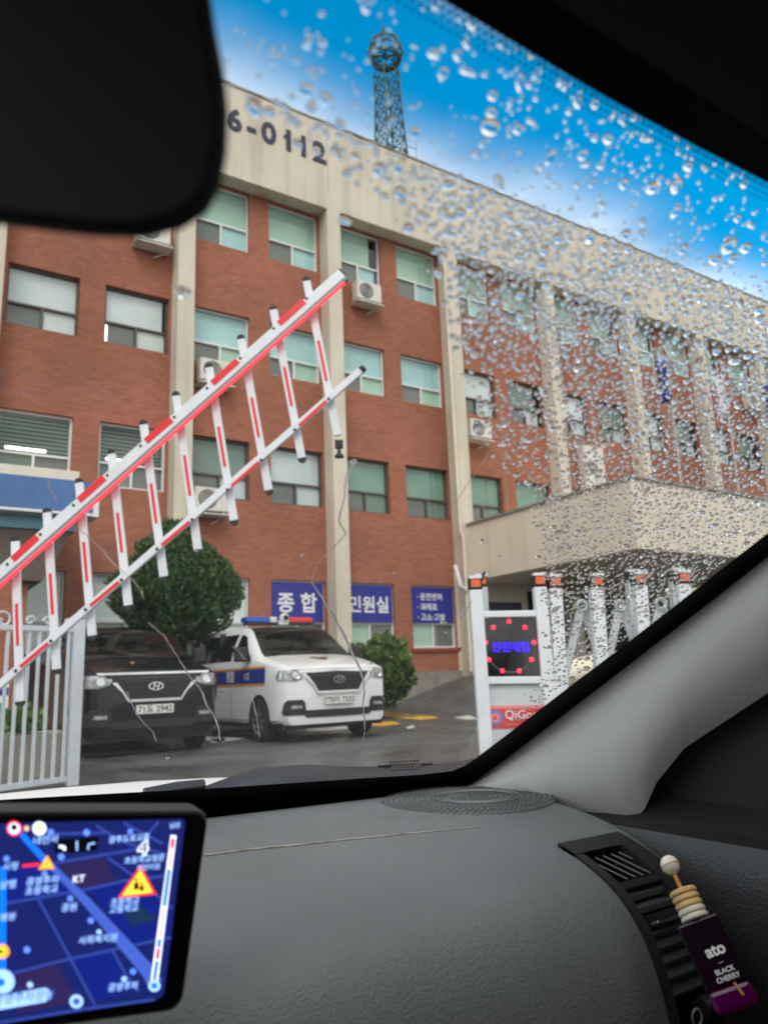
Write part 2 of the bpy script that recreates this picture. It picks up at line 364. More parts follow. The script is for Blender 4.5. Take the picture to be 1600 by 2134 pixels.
# blue window signs
def wsign(k, w, lines, sz, dz, fat):
    P = P0+PS*k; a, b = (P+.53, P+2.02) if w == 0 else (P+2.58, P+4.07)
    c, d = SILL[0], HEAD[0]; zt = c+(d-c)*.385
    so = MB().box(a+.02, b-.05, WY+.05, WY+.09, zt+.02, d-.05).build('sign_panel', 'sign_blue', bld)
    for (t, x, z, al) in lines:
        text_mb(t, (a+x, WY+.046, z), (1, 0, 0), (0, 0, 1), sz, fat=fat, align=al).build('lettering', 'letter_white', so)
wsign(0, 1, [('종 합', .72, 2.78, 'CENTER')], .52, 0, .022)
wsign(1, 0, [('민원실', .72, 2.78, 'CENTER')], .46, 0, .022)
wsign(1, 1, [('· 운전면허', .2, 3.05, 'LEFT'), ('· 과태료', .2, 2.77, 'LEFT'), ('· 고소·고발', .2, 2.49, 'LEFT')], .21, 0, .02)
# rain pipes
m = MB(); x = 13.46; m.tube([(x, PY-.02, 13.6), (x, PY-.02, 4.9), (x+.05, PY-.06, 4.7), (x+.05, PY-.06, 1.0)], .05, 8); m.build('downpipe', 'cream_flat', bld, smooth=True)
m = MB(); m.tube([(13.30, PY+.1, 3.9), (13.25, PY-.05, 3.6), (13.28, PY-.12, 3.3), (13.45, PY-.12, 3.2)], .06, 8); m.build('vent_pipe', 'alu_white', bld, smooth=True)
# big entrance canopy
CB = 3.46; cp = onZ(1325, 1143, CB); CX, CY = 13.72, cp.y; CT = 5.05
CR = 22.5
can = MB().box(CX, CR, CY, WY-.07, CB, CT).build('entrance_canopy', 'cream_flat', bld, bevel=.02)
MB().box(CX-.05, CR+.05, CY-.05, CY+.25, CT, CT+.06).build('coping', 'concrete', can)
MB().box(CX-.05, CX+.25, CY+.25, WY-.07, CT, CT+.06).build('coping', 'concrete', can)
MB().box(CX+.12, CR-.12, CY+.12, WY-.07, CB-.02, CB-.003).build('soffit', 'cream_flat', can)
for x in (CX+8.2,): MB().box(x, x+.5, CY+.4, CY+.9, .8, CB-.021).build('column', 'cream_flat', can)
# dark glazed entrance under it
MB().box(16.2, 24, WY-.1, WY-.07, 1.0, 3.3).build('entrance_doors', 'dark_room', bld)
so = MB().box(14.35, 15.9, WY-.12, WY-.07, 2.35, 2.95).build('name_board', 'number_navy', bld)
text_mb('종합민원실', (15.1, WY-.125, 2.65), (1, 0, 0), (0, 0, 1), .24).build('lettering', 'blind_screen', so)
# ramp parapet, beige
a = onZ(1165, 1420, .9); MB().tube([at(1150, 1440, 9), at(1162, 1412, 9.2), at(1230, 1394, 9.6), at(1330, 1380, 10.2), at(1500, 1372, 11)], [.12, .16, .17, .18, .18], 10).build('ramp_parapet', 'cream_flat', bld, smooth=True)
MB().prism([at(1155, 1412, 9.3), at(1330, 1382, 10.3), at(1500, 1374, 11), at(1500, 1500, 11), at(1330, 1500, 10.3), at(1155, 1480, 9.3)], NV*.2).build('ramp_wall', 'cream_flat', bld)

# small entrance roof with blue light box at the left
aw = empty('entrance_sign_roof', onY(60, 1080, 14.6), 'blue light box sign on a small side entrance roof behind the barrier', 'sign')
y = 14.6
def py(u, v, yy=y): return onY(u, v, yy)
def slabpx(u0, u1, vt, vb, yy, dep, name, mat, dv=0.):
    a, b = onY(u1, vt, yy), onY(u1, vb, yy); xl = onY(-220, vt, yy).x
    return MB().box(xl, a.x, yy, yy+dep, b.z, a.z).build(name, mat, aw, bevel=.01)
slabpx(0, 167, 983, 1004, y+.1, 2.2, 'roof_slab', 'cream_flat')
slabpx(0, 196, 1005, 1070, y-.15, .5, 'sign_box', 'awning_blue')
slabpx(0, 203, 1071, 1077, y-.17, .6, 'sign_trim', 'alu_white')
slabpx(0, 160, 1078, 1108, y+.15, .6, 'teal_band', 'awning_teal')
a = onY(150, 1109, y+.2); b = onY(70, 1210, y+.2)
MB().prism([(-2, y+.2, a.z), (a.x, y+.2, a.z), (b.x+.15, y+.2, b.z), (b.x, y+.2, b.z), (-2, y+.2, b.z)], (0, 2.1, 0)).build('stair_soffit', 'brown_soffit', aw)
for u in (197,):
    a = onY(u, 1003, y-.16); b = onY(u+6, 1078, y-.16); MB().box(a.x, b.x+.02, y-.18, y+.3, b.z, a.z).build('sign_end', 'alu_white', aw)
p = onY(25, 1560, y+.4); MB().box(p.x-.18, p.x+.1, y+.4, y+.8, 0, onY(25, 1130, y+.4).z).build('column', 'brick', aw)

# ------------------------------------------------------------------ outdoor units on the wall
acproto = None
def ac(u, v, label, w=.8, h=.55, yy=16.62):
    global acproto
    c = onY(u, v, yy); x, z = c.x, c.z; y0 = yy
    r = empty('air_conditioner_unit', (x, WY, z-h/2), label, 'air conditioner', 'outdoor air conditioner units on the facade')
    b = MB().box(x-w/2, x+w/2, y0, y0+.3, z-h/2, z+h/2).build('casing', 'ac_white', r, bevel=.02)
    MB().lathe([(.0, 0), (.2, 0), (.215, .012), (.23, 0)], (x-.1, y0-.004, z), (0, -1, 0), 20).build('fan_guard', 'ac_dark', r, smooth=True)
    g = MB()
    for q in range(6): g.lathe([(.03+.033*q, .012), (.036+.033*q, .016), (.042+.033*q, .012)], (x-.1, y0-.004, z), (0, -1, 0), 20)
    g.build('guard_ring', 'ac_white', r)
    for sx in (-.28, .28):
        MB().box(x+sx-.02, x+sx+.02, y0-.03, WY, z-h/2-.06, z-h/2-.004).build('bracket', 'steel_grey', r)
    MB().box(x-w/2-.02, x+w/2+.06, y0-.04, WY-.02, z-h/2-.09, z-h/2-.062).build('tray', 'ac_white', r)
    m = MB(); m.tube([(x+w/2, y0+.2, z-.1), (x+w/2+.08, y0+.2, z-.15), (x+w/2+.07, WY-.1, z-.3), (x+.1, WY-.05, z-h/2-.25)], .018, 6); m.build('hose', 'ac_white', r, smooth=True)
ac(770, 607, 'outdoor unit under a top floor window, right of the raised barrier tip')
ac(322, 480, 'outdoor unit cut off by the rear view mirror bottom edge')
ac(452, 772, 'outdoor unit on third floor behind the barrier beam')
ac(442, 1040, 'outdoor unit on second floor just above the round conifer')
ac(1003, 893, 'outdoor unit under a grey third floor window beside the rain drops')
ac(1240, 975, 'large tall outdoor unit standing above the entrance canopy', .95, 1.5)
ac(1572, 835, 'small outdoor unit at the far right edge, high above the canopy')

# ------------------------------------------------------------------ lattice tower on the roof
ty = 21.0; tb = onY(818, 345, ty); tcg = onY(803, 110, ty); sc_ = ty/ray(818, 240).y/FPX
tw = empty('lattice_tower', (tb.x, ty, 16.2), 'dark green steel lattice tower with round cage top on the roof', 'tower')
zc = tcg.z; z1 = onY(806, 152, ty).z; hw0, hw1 = 33*sc_, 19*sc_
def lg(i, t): sx = (-1, 1, 1, -1)[i]; sy = (-1, -1, 1, 1)[i]; h = hw0+(hw1-hw0)*min(1, t*1.25); return V((tb.x+(tcg.x-tb.x)*t+sx*h, ty+sy*h, 16.2+(z1-16.2)*t))
for i in range(4): MB().tube([lg(i, t/6) for t in range(7)], .042, 6).build('leg', 'tower_green', tw)
br = MB(); N = 13
for q in range(N):
    for i in range(4):
        j = (i+1) % 4; a, b, c, d = lg(i, q/N), lg(j, q/N), lg(i, (q+1)/N), lg(j, (q+1)/N)
        br.tube([a, d], .021, 4); br.tube([b, c], .021, 4); br.tube([c, d], .021, 4)
br.build('bracing', 'tower_green', tw)['kind'] = 'stuff'
cg = MB(); R = 37*sc_
def cgp(i, lat): return V((tcg.x+cos(2*pi*i/8+.2)*R*cos(lat), ty+sin(2*pi*i/8+.2)*R*cos(lat), zc+sin(lat)*R*1.05))
for i in range(8):
    for la, lb in ((-1.1, -.55), (-.55, 0), (0, .5), (.5, .9)):
        cg.tube([cgp(i, la), cgp(i, lb)], .038, 5); cg.tube([cgp(i, lb), cgp(i+1, lb)], .036, 5)
        cg.tube([cgp(i, la), cgp(i+1, lb)], .022, 4)
cg.build('cage', 'tower_green', tw)
pl = MB()
for q in range(4): pl.lathe([(R*(.5+.1*q), -R*.85+.12*q), (R*(.5+.1*q)+.05, -R*.85+.12*q), (R*(.5+.1*q), -R*.85+.12*q+.03)], tcg, (0, 0, 1), 8)
pl.build('platform', 'tower_green', tw)
MB().tube([onY(797, 80, ty), onY(795, 12, ty)], .012, 6).build('antenna', 'tower_green', tw)
MB().box(*[f for p in [(onY(797, 62, ty))] for f in (p.x-.0, p.x+.07, ty-.03, ty+.03, p.z-.05, p.z+.12)]).build('antenna_box', 'tower_green', tw)
rl = empty('roof_handrail', onY(860, 330, 19), 'thin grey rail on the roof edge beside the lattice tower', 'rail')
MB().tube([onY(868, 342, 19), onY(867, 290, 19)], .02, 6).build('post', 'steel_grey', rl)
MB().tube([onY(838, 345, 19), onY(838, 300, 19)], .02, 6).build('post', 'steel_grey', rl)
MB().tube([onY(838, 300, 19), onY(869, 312, 19)], .018, 6).build('rail', 'steel_grey', rl)
MB().tube([onY(838, 318, 19), onY(870, 332, 19)], .018, 6).build('rail', 'steel_grey', rl)

# ------------------------------------------------------------------ flag poles
M('flag_blue', s(40, 45, 130), .7); M('flag_white', (.7, .7, .75, 1), .7); M('pole_steel', (.45, .42, .4, 1), .35, .6)
def flag(name, pts, fl, label, mat, yy=13.0):
    a, b = onY(*pts[0], yy), onY(*pts[1], yy)
    r = empty(name, (b.x, yy, b.z), label, 'flagpole', 'flag poles by the entrance')
    MB().tube([(b.x, yy, CT if b.z > CT else b.z), (b.x, yy, a.z)], .035, 8).build('pole', 'pole_steel', r, smooth=True)
    MB().ball((b.x, yy, a.z), .06).build('finial', 'line_yellow', r, smooth=True)
    p0, p1 = onY(*fl[0], yy), onY(*fl[1], yy); n = 8; w = p0.x-b.x-.03
    rows = [[(b.x-.03+(i/n)*-.45, yy+.08*sin(i*1.9+j*.7), p0.z-.15*(i/n)+(p1.z-p0.z)*j/7) for i in range(n+1)] for j in range(8)]
    MB().grid(rows).build('flag', mat, r, smooth=True, solid=.004, angle=180)
flag('flagpole', [(1378, 722), (1422, 1035)], [(1385, 745), (1392, 835)], 'flagpole with drooping blue flag, leftmost of the three behind the drops', 'flag_blue')
flag('flagpole', [(1496, 755), (1540, 1035)], [(1500, 780), (1510, 865)], 'flagpole with drooping white flag, middle one of the three', 'flag_white')
flag('flagpole', [(1606, 775), (1640, 1040)], [(1600, 800), (1602, 890)], 'flagpole with blue flag cut by the right edge of the picture', 'flag_blue')
# ------------------------------------------------------------------ plants
def leaf_mat(name, c1, c2):
    m = bpy.data.materials.new(name); m.use_nodes = True; MATS[name] = m
    t = m.node_tree; p = t.nodes['Principled BSDF']; l = t.links.new
    c = t.nodes.new('ShaderNodeTexCoord'); n = t.nodes.new('ShaderNodeTexNoise'); n.inputs['Scale'].default_value = 5; n.inputs['Detail'].default_value = 4
    l(c.outputs['Object'], n.inputs['Vector']); r = t.nodes.new('ShaderNodeValToRGB')
    r.color_ramp.elements[0].position = .36; r.color_ramp.elements[0].color = c1; r.color_ramp.elements[1].position = .66; r.color_ramp.elements[1].color = c2
    l(n.outputs[0], r.inputs[0]); l(r.outputs[0], p.inputs['Base Color']); p.inputs['Roughness'].default_value = .6
leaf_mat('conifer_green', (.016, .045, .014, 1), (.07, .15, .034, 1))
leaf_mat('bush_green', (.035, .075, .018, 1), (.14, .22, .05, 1))
leaf_mat('herb_green', (.05, .11, .02, 1), (.16, .26, .05, 1))
M('bark', (.09, .07, .05, 1), .9, var=(12, .3))
def crown(c, rx, ry, rz, n, size, seed, up=.0, lumps=.16, taper=0.):
    r = random.Random(seed); mb = MB(); c = V(c)
    for i in range(n):
        z = r.uniform(-1, 1); a = r.uniform(0, 2*pi); q = math.sqrt(1-z*z); d = V((q*cos(a), q*sin(a), z))
        lump = 1+lumps*(mnoise.noise(d*2.6+V((seed, 0, 0))))+.07*mnoise.noise(d*9)
        rad = lump*(r.uniform(.72, 1.0) if r.random() < .5 else r.uniform(.93, 1.03))
        tp_ = 1-taper*max(0, d.z)**1.3; p = c+V((d.x*rx*tp_, d.y*ry*tp_, d.z*rz))*rad
        g = (d*.8+V((r.uniform(-1, 1), r.uniform(-1, 1), r.uniform(-.4, 1)+up))).normalized()
        s1 = g.orthogonal().normalized(); s1 = (Matrix.Rotation(r.uniform(0, 6.28), 3, g) @ s1); L_ = size*r.uniform(.6, 1.4); w = L_*r.uniform(.25, .5)
        mb.add([p-s1*w, p+s1*w, p+g*L_+s1*w*.3, p+g*L_-s1*w*.3], [(0, 1, 2, 3)])
    return mb
y = 14.6
pc = onY(370, 1220, y); sc_ = y/ray(372, 1200).y/FPX
tr = empty('round_conifer', (pc.x, y, 0), 'clipped round dark green conifer behind the two vans', 'tree')
cb = crown(pc, 122*sc_, 116*sc_, 122*sc_, 27000, .06, 3, up=1., lumps=.24, taper=.62)
cb.build('crown', 'conifer_green', tr)
core = MB().ball(pc, 1, 20, 14, (86*sc_, 82*sc_, 84*sc_)); core.build('inner_foliage', 'conifer_green', tr, smooth=True)
MB().tube([(pc.x+.12, y, 0), (pc.x+.16, y, pc.z-.6), (pc.x, y, pc.z)], [.07, .06, .04], 8).build('trunk', 'bark', tr)
MB().tube([(pc.x+.14, y, .9), (pc.x+.55, y-.1, pc.z-.7)], [.06, .04], 6).build('branch', 'bark', tr)
y = 15.3
pc = onY(794, 1402, y); sc_ = y/ray(790, 1392).y/FPX
bu = empty('shrub', (pc.x, y, 0), 'leafy green shrub between the white van and the ramp wall', 'shrub')
crown(pc, 62*sc_, 62*sc_, 66*sc_, 8000, .095, 8, up=.5, lumps=.45).build('crown', 'bush_green', bu)
MB().ball(pc, 1, 16, 12, (50*sc_, 50*sc_, 60*sc_)).build('inner_foliage', 'bush_green', bu, smooth=True)
MB().tube([(pc.x, y, 0), (pc.x, y, pc.z)], .05, 6).build('stem', 'bark', bu)
pc = onY(48, 1506, 9.2)
hb = empty('garden_plant', (pc.x, 9.2, 0), 'small bright green plant low behind the white fence bars', 'plant')
crown(pc, .2, .2, .12, 420, .07, 5, up=1, lumps=.4).build('leaves', 'herb_green', hb)
MB().box(pc.x-.5, pc.x+.45, 8.9, 9.7, 0, pc.z-.12).build('planter', 'concrete', hb)

# ------------------------------------------------------------------ vans
M('paint_black', (.005, .005, .008, 1), .2, coat=.15, spec=.4); M('paint_white', (.72, .73, .74, 1), .25, coat=.6)
M('chrome', (.75, .76, .78, 1), .12, 1.); M('trim_black', (.012, .012, .013, 1), .45); M('tyre', (.016, .016, .016, 1), .8); M('alloy', (.45, .46, .48, 1), .35, .8)
M('auto_glass', (.006, .008, .009, 1), .02, spec=.34); M('lens', (.35, .36, .38, 1), .12, .3, var=(14, .5)); M('plate', (.72, .74, .7, 1), .5); M('plate_text', (.02, .03, .02, 1), .6)
M('police_blue', s(28, 48, 130), .35); M('police_orange', s(214, 140, 40), .4); M('beacon_blue', s(10, 70, 170), .15, coat=.5); M('beacon_red', s(200, 20, 30), .15, coat=.5); M('beacon_white', (.6, .6, .6, 1), .3); M('eagle', (.12, .07, .05, 1), .5)
M('cabin_dark', (.035, .035, .036, 1), .8); M('cabin_seat', (.09, .085, .08, 1), .8); glass_sheet('van_glass', (.55, .6, .58, 1), 1.5)
M('grille_black', (.022, .023, .026, 1), .4)
def van(root, paint, police, plate):
    T = lambda mb, n, m, p=root, **k: mb.build(n, m, p, local=True, **k)
    # stations: y, half width low, belt half width, belt z, roof-edge half width, top z
    st = [(0.0, .76, .74, 1.0, .66, 1.09), (.03, .86, .85, 1.02, .78, 1.13), (.12, .925, .92, 1.05, .84, 1.16), (.30, .955, .945, 1.09, .86, 1.205), (.60, .96, .95, 1.15, .865, 1.265), (.95, .96, .95, 1.20, .86, 1.335),
          (1.08, .96, .948, 1.22, .855, 1.40), (1.35, .96, .945, 1.24, .81, 1.60), (1.62, .96, .945, 1.25, .765, 1.79), (1.80, .96, .945, 1.25, .745, 1.86), (2.1, .96, .945, 1.25, .735, 1.885), (3.2, .96, .945, 1.25, .735, 1.905), (4.6, .96, .945, 1.25, .735, 1.895), (5.0, .95, .93, 1.25, .71, 1.86), (5.12, .92, .9, 1.2, .66, 1.77)]
    def ring(q):
        y, w, wb, zb, wt, zt = q
        return [(w*.93, y, .27), (w*.99, y, .34), (w, y, .6), (w, y, .85*zb if zb < 1 else .9), (wb, y, zb), ((wb+wt*1.03)/2+.012, y, (zb+zt)/2-.01), (wt, y, zt-.055), (wt-.05, y, zt-.012), (wt*.6, y, zt+.012), (0, y, zt+.02)]
    rows = []
    for q in st:
        r = ring(q); rows.append(r+[(-a, b, c) for a, b, c in r[-2::-1]])
    b = MB().grid(rows); n = len(rows[0])
    b.f = [f for k, f in enumerate(b.f) if not (5 <= k//(n-1) <= 8 and 7 <= k % (n-1) <= 10)]      # windscreen opening
    b.f.append(tuple(range(n))); b.f.append(tuple(range((len(rows)-1)*n, len(rows)*n)))
    T(b, 'body', paint, smooth=True, angle=32)
    T(MB().box(-.9, .9, .15, 5.0, .2, .3), 'underbody', 'trim_black')
    cab = MB(); cab.box(-.84, .84, 1.02, 1.5, 1.1, 1.30); cab.box(-.86, .86, 2.75, 2.8, .4, 1.82); cab.box(-.70, .70, 1.85, 2.75, 1.80, 1.83); cab.box(-.88, .88, 1.0, 2.8, .5, .55)
    for sx in (-1, 1): cab.box(min(sx*.80, sx*.82), max(sx*.80, sx*.82), 1.75, 2.8, .5, 1.5)
    T(cab, 'cabin_lining', 'cabin_dark')
    for x in (-.42, .42):
        sb = T(MB().box(x-.24, x+.24, 2.02, 2.2, .7, 1.46), 'front_seat', 'cabin_seat', bevel=.05); T(MB().box(x-.13, x+.13, 2.08, 2.2, 1.49, 1.68), 'headrest', 'cabin_seat', sb, bevel=.04)
    T(MB().lathe([(.17, 0), (.185, .015), (.2, 0), (.185, -.015)], (.42, 1.6, 1.32), (0, .75, .6), 20), 'steering_wheel', 'trim_black', smooth=True)
    T(MB().box(-.12, .12, 1.66, 1.68, 1.64, 1.71), 'inner_mirror', 'trim_black')
    T(MB().box(-.62, -.25, 1.06, 1.3, 1.302, 1.31), 'papers', 'plate')
    def yf(x):
        x = abs(x); pts = [(0, -.012), (.76, 0), (.86, .03), (.925, .12), (.955, .3)]
        for (a, p), (c, q) in zip(pts, pts[1:]):
            if x <= c: return p+(q-p)*(x-a)/(c-a)
        return .3
    def patch(rows_, off, nx=10):
        g = []
        for z, xl, xr in rows_: g.append([(xl+(xr-xl)*i/nx, yf(xl+(xr-xl)*i/nx)-off+max(0, z-1.0)*.35, z) for i in range(nx+1)])
        return MB().grid(g)
    # face
    T(patch([(1.095, -.60, .60), (1.04, -.57, .57), (.97, -.50, .50), (.80, -.40, .40), (.75, -.36, .36)], .006), 'grille', 'grille_black', solid=.006)
    for i in range(6):
        z = 1.04-.05*i; hw = .56-.036*i*.9
        T(patch([(z, -hw, hw), (z-.014, -hw+.01, hw-.01)], .022), 'grille_slat', 'trim_black' if police else 'grille_black', solid=.012)
    cm = 'chrome' if not police else 'grille_black'
    T(patch([(1.12, -.80, .80), (1.093, -.76, .76)], .024), 'chrome_strip', 'chrome', solid=.01)
    T(patch([(.757, -.37, .37), (.722, -.37, .37)], .03), 'grille_trim', 'chrome' if not police else paint, solid=.012)
    for sx in (-1, 1):
        q = [(.99, .53, .60), (.85, .42, .45), (.735, .35, .38)]
        T(patch([(z, *sorted((sx*a, sx*c_))) for z, a, c_ in q], .028, 2), 'grille_trim', 'chrome' if not police else paint, solid=.012)
        T(patch([(1.085, *sorted((sx*.60, sx*.93))), (1.02, *sorted((sx*.585, sx*.945))), (.955, *sorted((sx*.62, sx*.948))), (.92, *sorted((sx*.74, sx*.94)))], .008, 8), 'headlight', 'lens', solid=.008)
        T(MB().lathe([(0, 0), (.055, .0), (.06, .02)], (sx*.74, yf(.74)-.012, 1.005), (0, -1, 0), 14), 'headlight_lamp', 'chrome', smooth=True)
        T(patch([(.64, *sorted((sx*.62, sx*.86))), (.59, *sorted((sx*.58, sx*.90))), (.45, *sorted((sx*.56, sx*.92))), (.41, *sorted((sx*.60, sx*.90)))], .006, 6), 'fog_pod', 'trim_black', solid=.006)
        T(patch([(.56, *sorted((sx*.64, sx*.80))), (.51, *sorted((sx*.64, sx*.82)))], .014, 4), 'fog_lamp', 'lens', solid=.006)
    T(patch([(.48, -.58, .58), (.42, -.60, .60), (.37, -.56, .56)], .006), 'air_intake', 'trim_black', solid=.006)
    # emblem: oval ring with a slanted letter form
    e = MB(); o = V((0, -.062, .925)); ring_ = []
    for i in range(24):
        a = 2*pi*i/24; ring_.append([o+V((cos(a)*.105*k, dy, sin(a)*.058*k)) for k, dy in ((1, 0), (.82, 0), (.82, .02), (1, .02))])
    e.grid(ring_+[ring_[0]], True)
    e.beam(o+V((-.045, 0, -.045)), o+V((-.02, 0, .045)), .018, .02, (0, 1, 0)); e.beam(o+V((.02, 0, -.045)), o+V((.045, 0, .045)), .018, .02, (0, 1, 0)); e.beam(o+V((-.03, 0, -.004)), o+V((.03, 0, .006)), .014, .02, (0, 1, 0))
    T(e, 'emblem', 'chrome')
    p = T(MB().box(-.26, .26, -.05, -.03, .555, .675), 'number_plate', 'plate', bevel=.006)
    text_mb(plate, (0, -.053, .615), (1, 0, 0), (0, 0, 1), .115, fat=.015).build('plate_number', 'plate_text', p, local=True)
    # glass
    def rp(t, side, k):     # point on the ring surface, k index, lerp in y
        for a, c_ in zip(st, st[1:]):
            if a[0] <= t <= c_[0]:
                f = (t-a[0])/(c_[0]-a[0]); A, B = V(ring(a)[k]), V(ring(c_)[k]); p_ = A.lerp(B, f); p_.x *= side; return p_
    g = []
    for t in (.99, 1.08, 1.2, 1.35, 1.5, 1.62, 1.74):
        r6, r9 = rp(t, 1, 6), rp(t, 1, 9); row = []
        for i in range(-6, 7):
            f = abs(i)/6; x = (r6.x-.05)*f; z = r9.z-(r9.z-r6.z-.035)*f*f*.8; row.append((x*(1 if i > 0 else -1), t-.012+.02*f*f, z+.012))
        g.append(row)
    ws = T(MB().grid(g), 'windscreen', 'van_glass', smooth=True, angle=180)
    T(MB().tube([V((-.55, .97, 1.365)), V((.1, .98, 1.378))], .012, 5), 'wiper', 'trim_black', ws); T(MB().tube([V((-.05, .97, 1.378)), V((.6, .98, 1.365))], .012, 5), 'wiper', 'trim_black', ws)
    for sx in (-1, 1):
        def sp(t, f): A, B = rp(t, sx, 4), rp(t, sx, 6); M_ = rp(t, sx, 5); q = A.lerp(M_, f*2) if f < .5 else M_.lerp(B, f*2-1); q.x += sx*.006; return q
        for (t0, t1, f00, f01, f10, f11) in ((1.22, 1.95, .08, .30, .08, .86), (2.08, 4.9, .08, .88, .08, .88)):
            rws = []
            for i in range(9):
                t = t0+(t1-t0)*i/8; ft = f01+(f11-f01)*min(1, i/5.); rws.append([sp(t, f00+(ft-f00)*j/4) for j in range(5)])
            T(MB().grid(rws), 'side_window', 'auto_glass', smooth=True, angle=180)
        # mirrors
        m = MB().box(min(sx*.99, sx*1.2), max(sx*.99, sx*1.2), 1.22, 1.34, 1.26, 1.50); T(m, 'door_mirror', 'trim_black', bevel=.03)
        T(MB().box(min(sx*.93, sx*1.0), max(sx*.93, sx*1.0), 1.25, 1.31, 1.26, 1.32), 'mirror_arm', 'trim_black')
        for wy in (.85, 4.05):
            c = V((sx*.90, wy, .335)); ax = (sx, 0, 0)
            ar = MB(); pts = [(sx*.9635, wy+cos(a)*.40, .335+sin(a)*.40) for a in [pi*i/14 for i in range(15)]]+[(sx*.9635, wy-.40, .27), (sx*.9635, wy+.40, .27)]
            ar.add(pts, [tuple(range(17))]); T(ar, 'wheel_arch', 'trim_black')
            wh = T(MB().lathe([(.20, -.12), (.315, -.12), (.335, -.09), (.335, .05), (.315, .075), (.215, .078)], c, ax, 28), 'wheel', 'tyre', smooth=True)
            rm = MB().lathe([(.0, .05), (.05, .055), (.06, .045), (.20, .04), (.22, .072), (.225, .06)], c, ax, 24); T(rm, 'rim', 'trim_black', wh, smooth=True)
            spk = MB()
            for i in range(8): a = 2*pi*i/8; spk.beam(c+V((sx*.06, 0, 0)), c+V((sx*.06, cos(a)*.2, sin(a)*.2)), .05, .02, (1, 0, 0))
            spk.lathe([(.195, .055), (.225, .078), (.215, .06)], c, ax, 24); T(spk, 'spokes', 'alloy', wh)
        T(MB().box(min(sx*.962, sx*.97), max(sx*.962, sx*.97), 2.30, 2.45, .80, .83), 'door_handle', paint)
        seam = MB()
        for yy in (1.98, 3.35): seam.box(min(sx*.958, sx*.9625), max(sx*.958, sx*.9625), yy, yy+.012, .36, .9)
        T(seam, 'door_seam', 'trim_black')
    if police:
        for sx in (-1, 1):
            def strip(z0, z1, y0, y1, mat, nm, o=.004):
                f = lambda z, yy: V((sx*((.96 if z < .9 else .96-.015*(z-.9)/.35)+o), yy, z))
                T(MB().grid([[f(z0, y0+(y1-y0)*i/6), ] for i in range(7)][:0] or [[f(z0, y0), f(z0, y1)], [f((z0+z1)/2, y0), f((z0+z1)/2, y1)], [f(z1, y0), f(z1, y1)]]), nm, mat)
            strip(.905, 1.135, .62, 5.0, 'police_blue', 'blue_band'); strip(1.137, 1.172, .62, 5.0, 'police_orange', 'orange_stripe'); strip(.868, .903, .62, 5.0, 'police_orange', 'orange_stripe')
            for tx, yy, sz in (('경찰', 2.05, .2), ('POLICE', 3.5, .17)):
                text_mb(tx, (sx*.965, yy, 1.02), (0, -sx*-1 if sx > 0 else -1, 0), (0, 0, 1), sz, fat=.02).build('side_lettering', 'letter_white', root, local=True)
            text_mb('112', (sx*.965, 1.35, 1.02), (0, 1 if sx > 0 else -1, 0), (0, 0, 1), .15, fat=.02).build('side_lettering', 'letter_white', root, local=True)
            e = [(sx*.975, 2.6, 1.08), (sx*.975, 2.72, 1.12), (sx*.975, 2.84, 1.08), (sx*.975, 2.80, .92), (sx*.975, 2.74, .68), (sx*.975, 2.70, .68), (sx*.975, 2.64, .92)]
            T(MB().add(e, [tuple(range(7))]), 'eagle_crest', 'eagle')
            T(MB().disc((sx*.978, 2.72, 1.0), (1, 0, 0), .05), 'crest_disc', 'police_orange')
        # crest on the bonnet
        cz = lambda yy: 1.18+.205*(yy-.12)-.006
        hc = [(.0, .36), (.18, .62), (.10, .66), (0, .60), (-.10, .66), (-.18, .62)]
        T(MB().add([(x, yy, cz(yy)+.02) for x, yy in hc], [tuple(range(6))]), 'bonnet_crest', 'eagle')
        T(MB().disc((0, .56, cz(.56)+.024), (0, -.09, 1), .07), 'crest_disc', 'police_orange')
        lb = MB().box(-.66, .66, 1.98, 2.22, 1.93, 1.97); lo = T(lb, 'light_bar', 'trim_black')
        for x0, x1, mt in ((-.70, -.24, 'beacon_blue'), (-.238, -.1, 'beacon_white'), (.1, .138, 'beacon_white'), (.14, .62, 'beacon_red')):
            T(MB().box(x0, x1, 1.96, 2.24, 1.972, 2.07), 'beacon', mt, lo, bevel=.025)
        T(MB().lathe([(0, -.03), (.05, -.02), (.085, .02), (.085, .08), (.05, .12)], (.02, 1.98, 2.05), (0, -1, 0), 18), 'siren_horn', 'beacon_white', lo, smooth=True)
        T(MB().disc((.02, 1.90, 2.05), (0, 1, 0), .045), 'horn_mouth', 'trim_black', lo)
        T(MB().box(-.08, .10, 1.92, 2.15, 1.93, 2.0), 'siren_base', 'beacon_white', lo)
    else:
        T(MB().lathe([(0, 0), (.022, .01), (.03, 0)], (-.18, .52, 1.268), (0, -.15, 1), 10), 'fallen_leaf', 'police_orange')
pb = at(322, 1480, 10.7); pw = at(705, 1478, 12.0)
vb = empty('black_van', (pb.x, pb.y, 0), 'black van with chrome grille trim parked behind the white fence', 'van')
van(vb, 'paint_black', False, '71도 2942')
vw = empty('police_van', (pw.x, pw.y, 0), 'white police van with blue side band and blue red light bar', 'van')
van(vw, 'paint_white', True, '770머 7332')

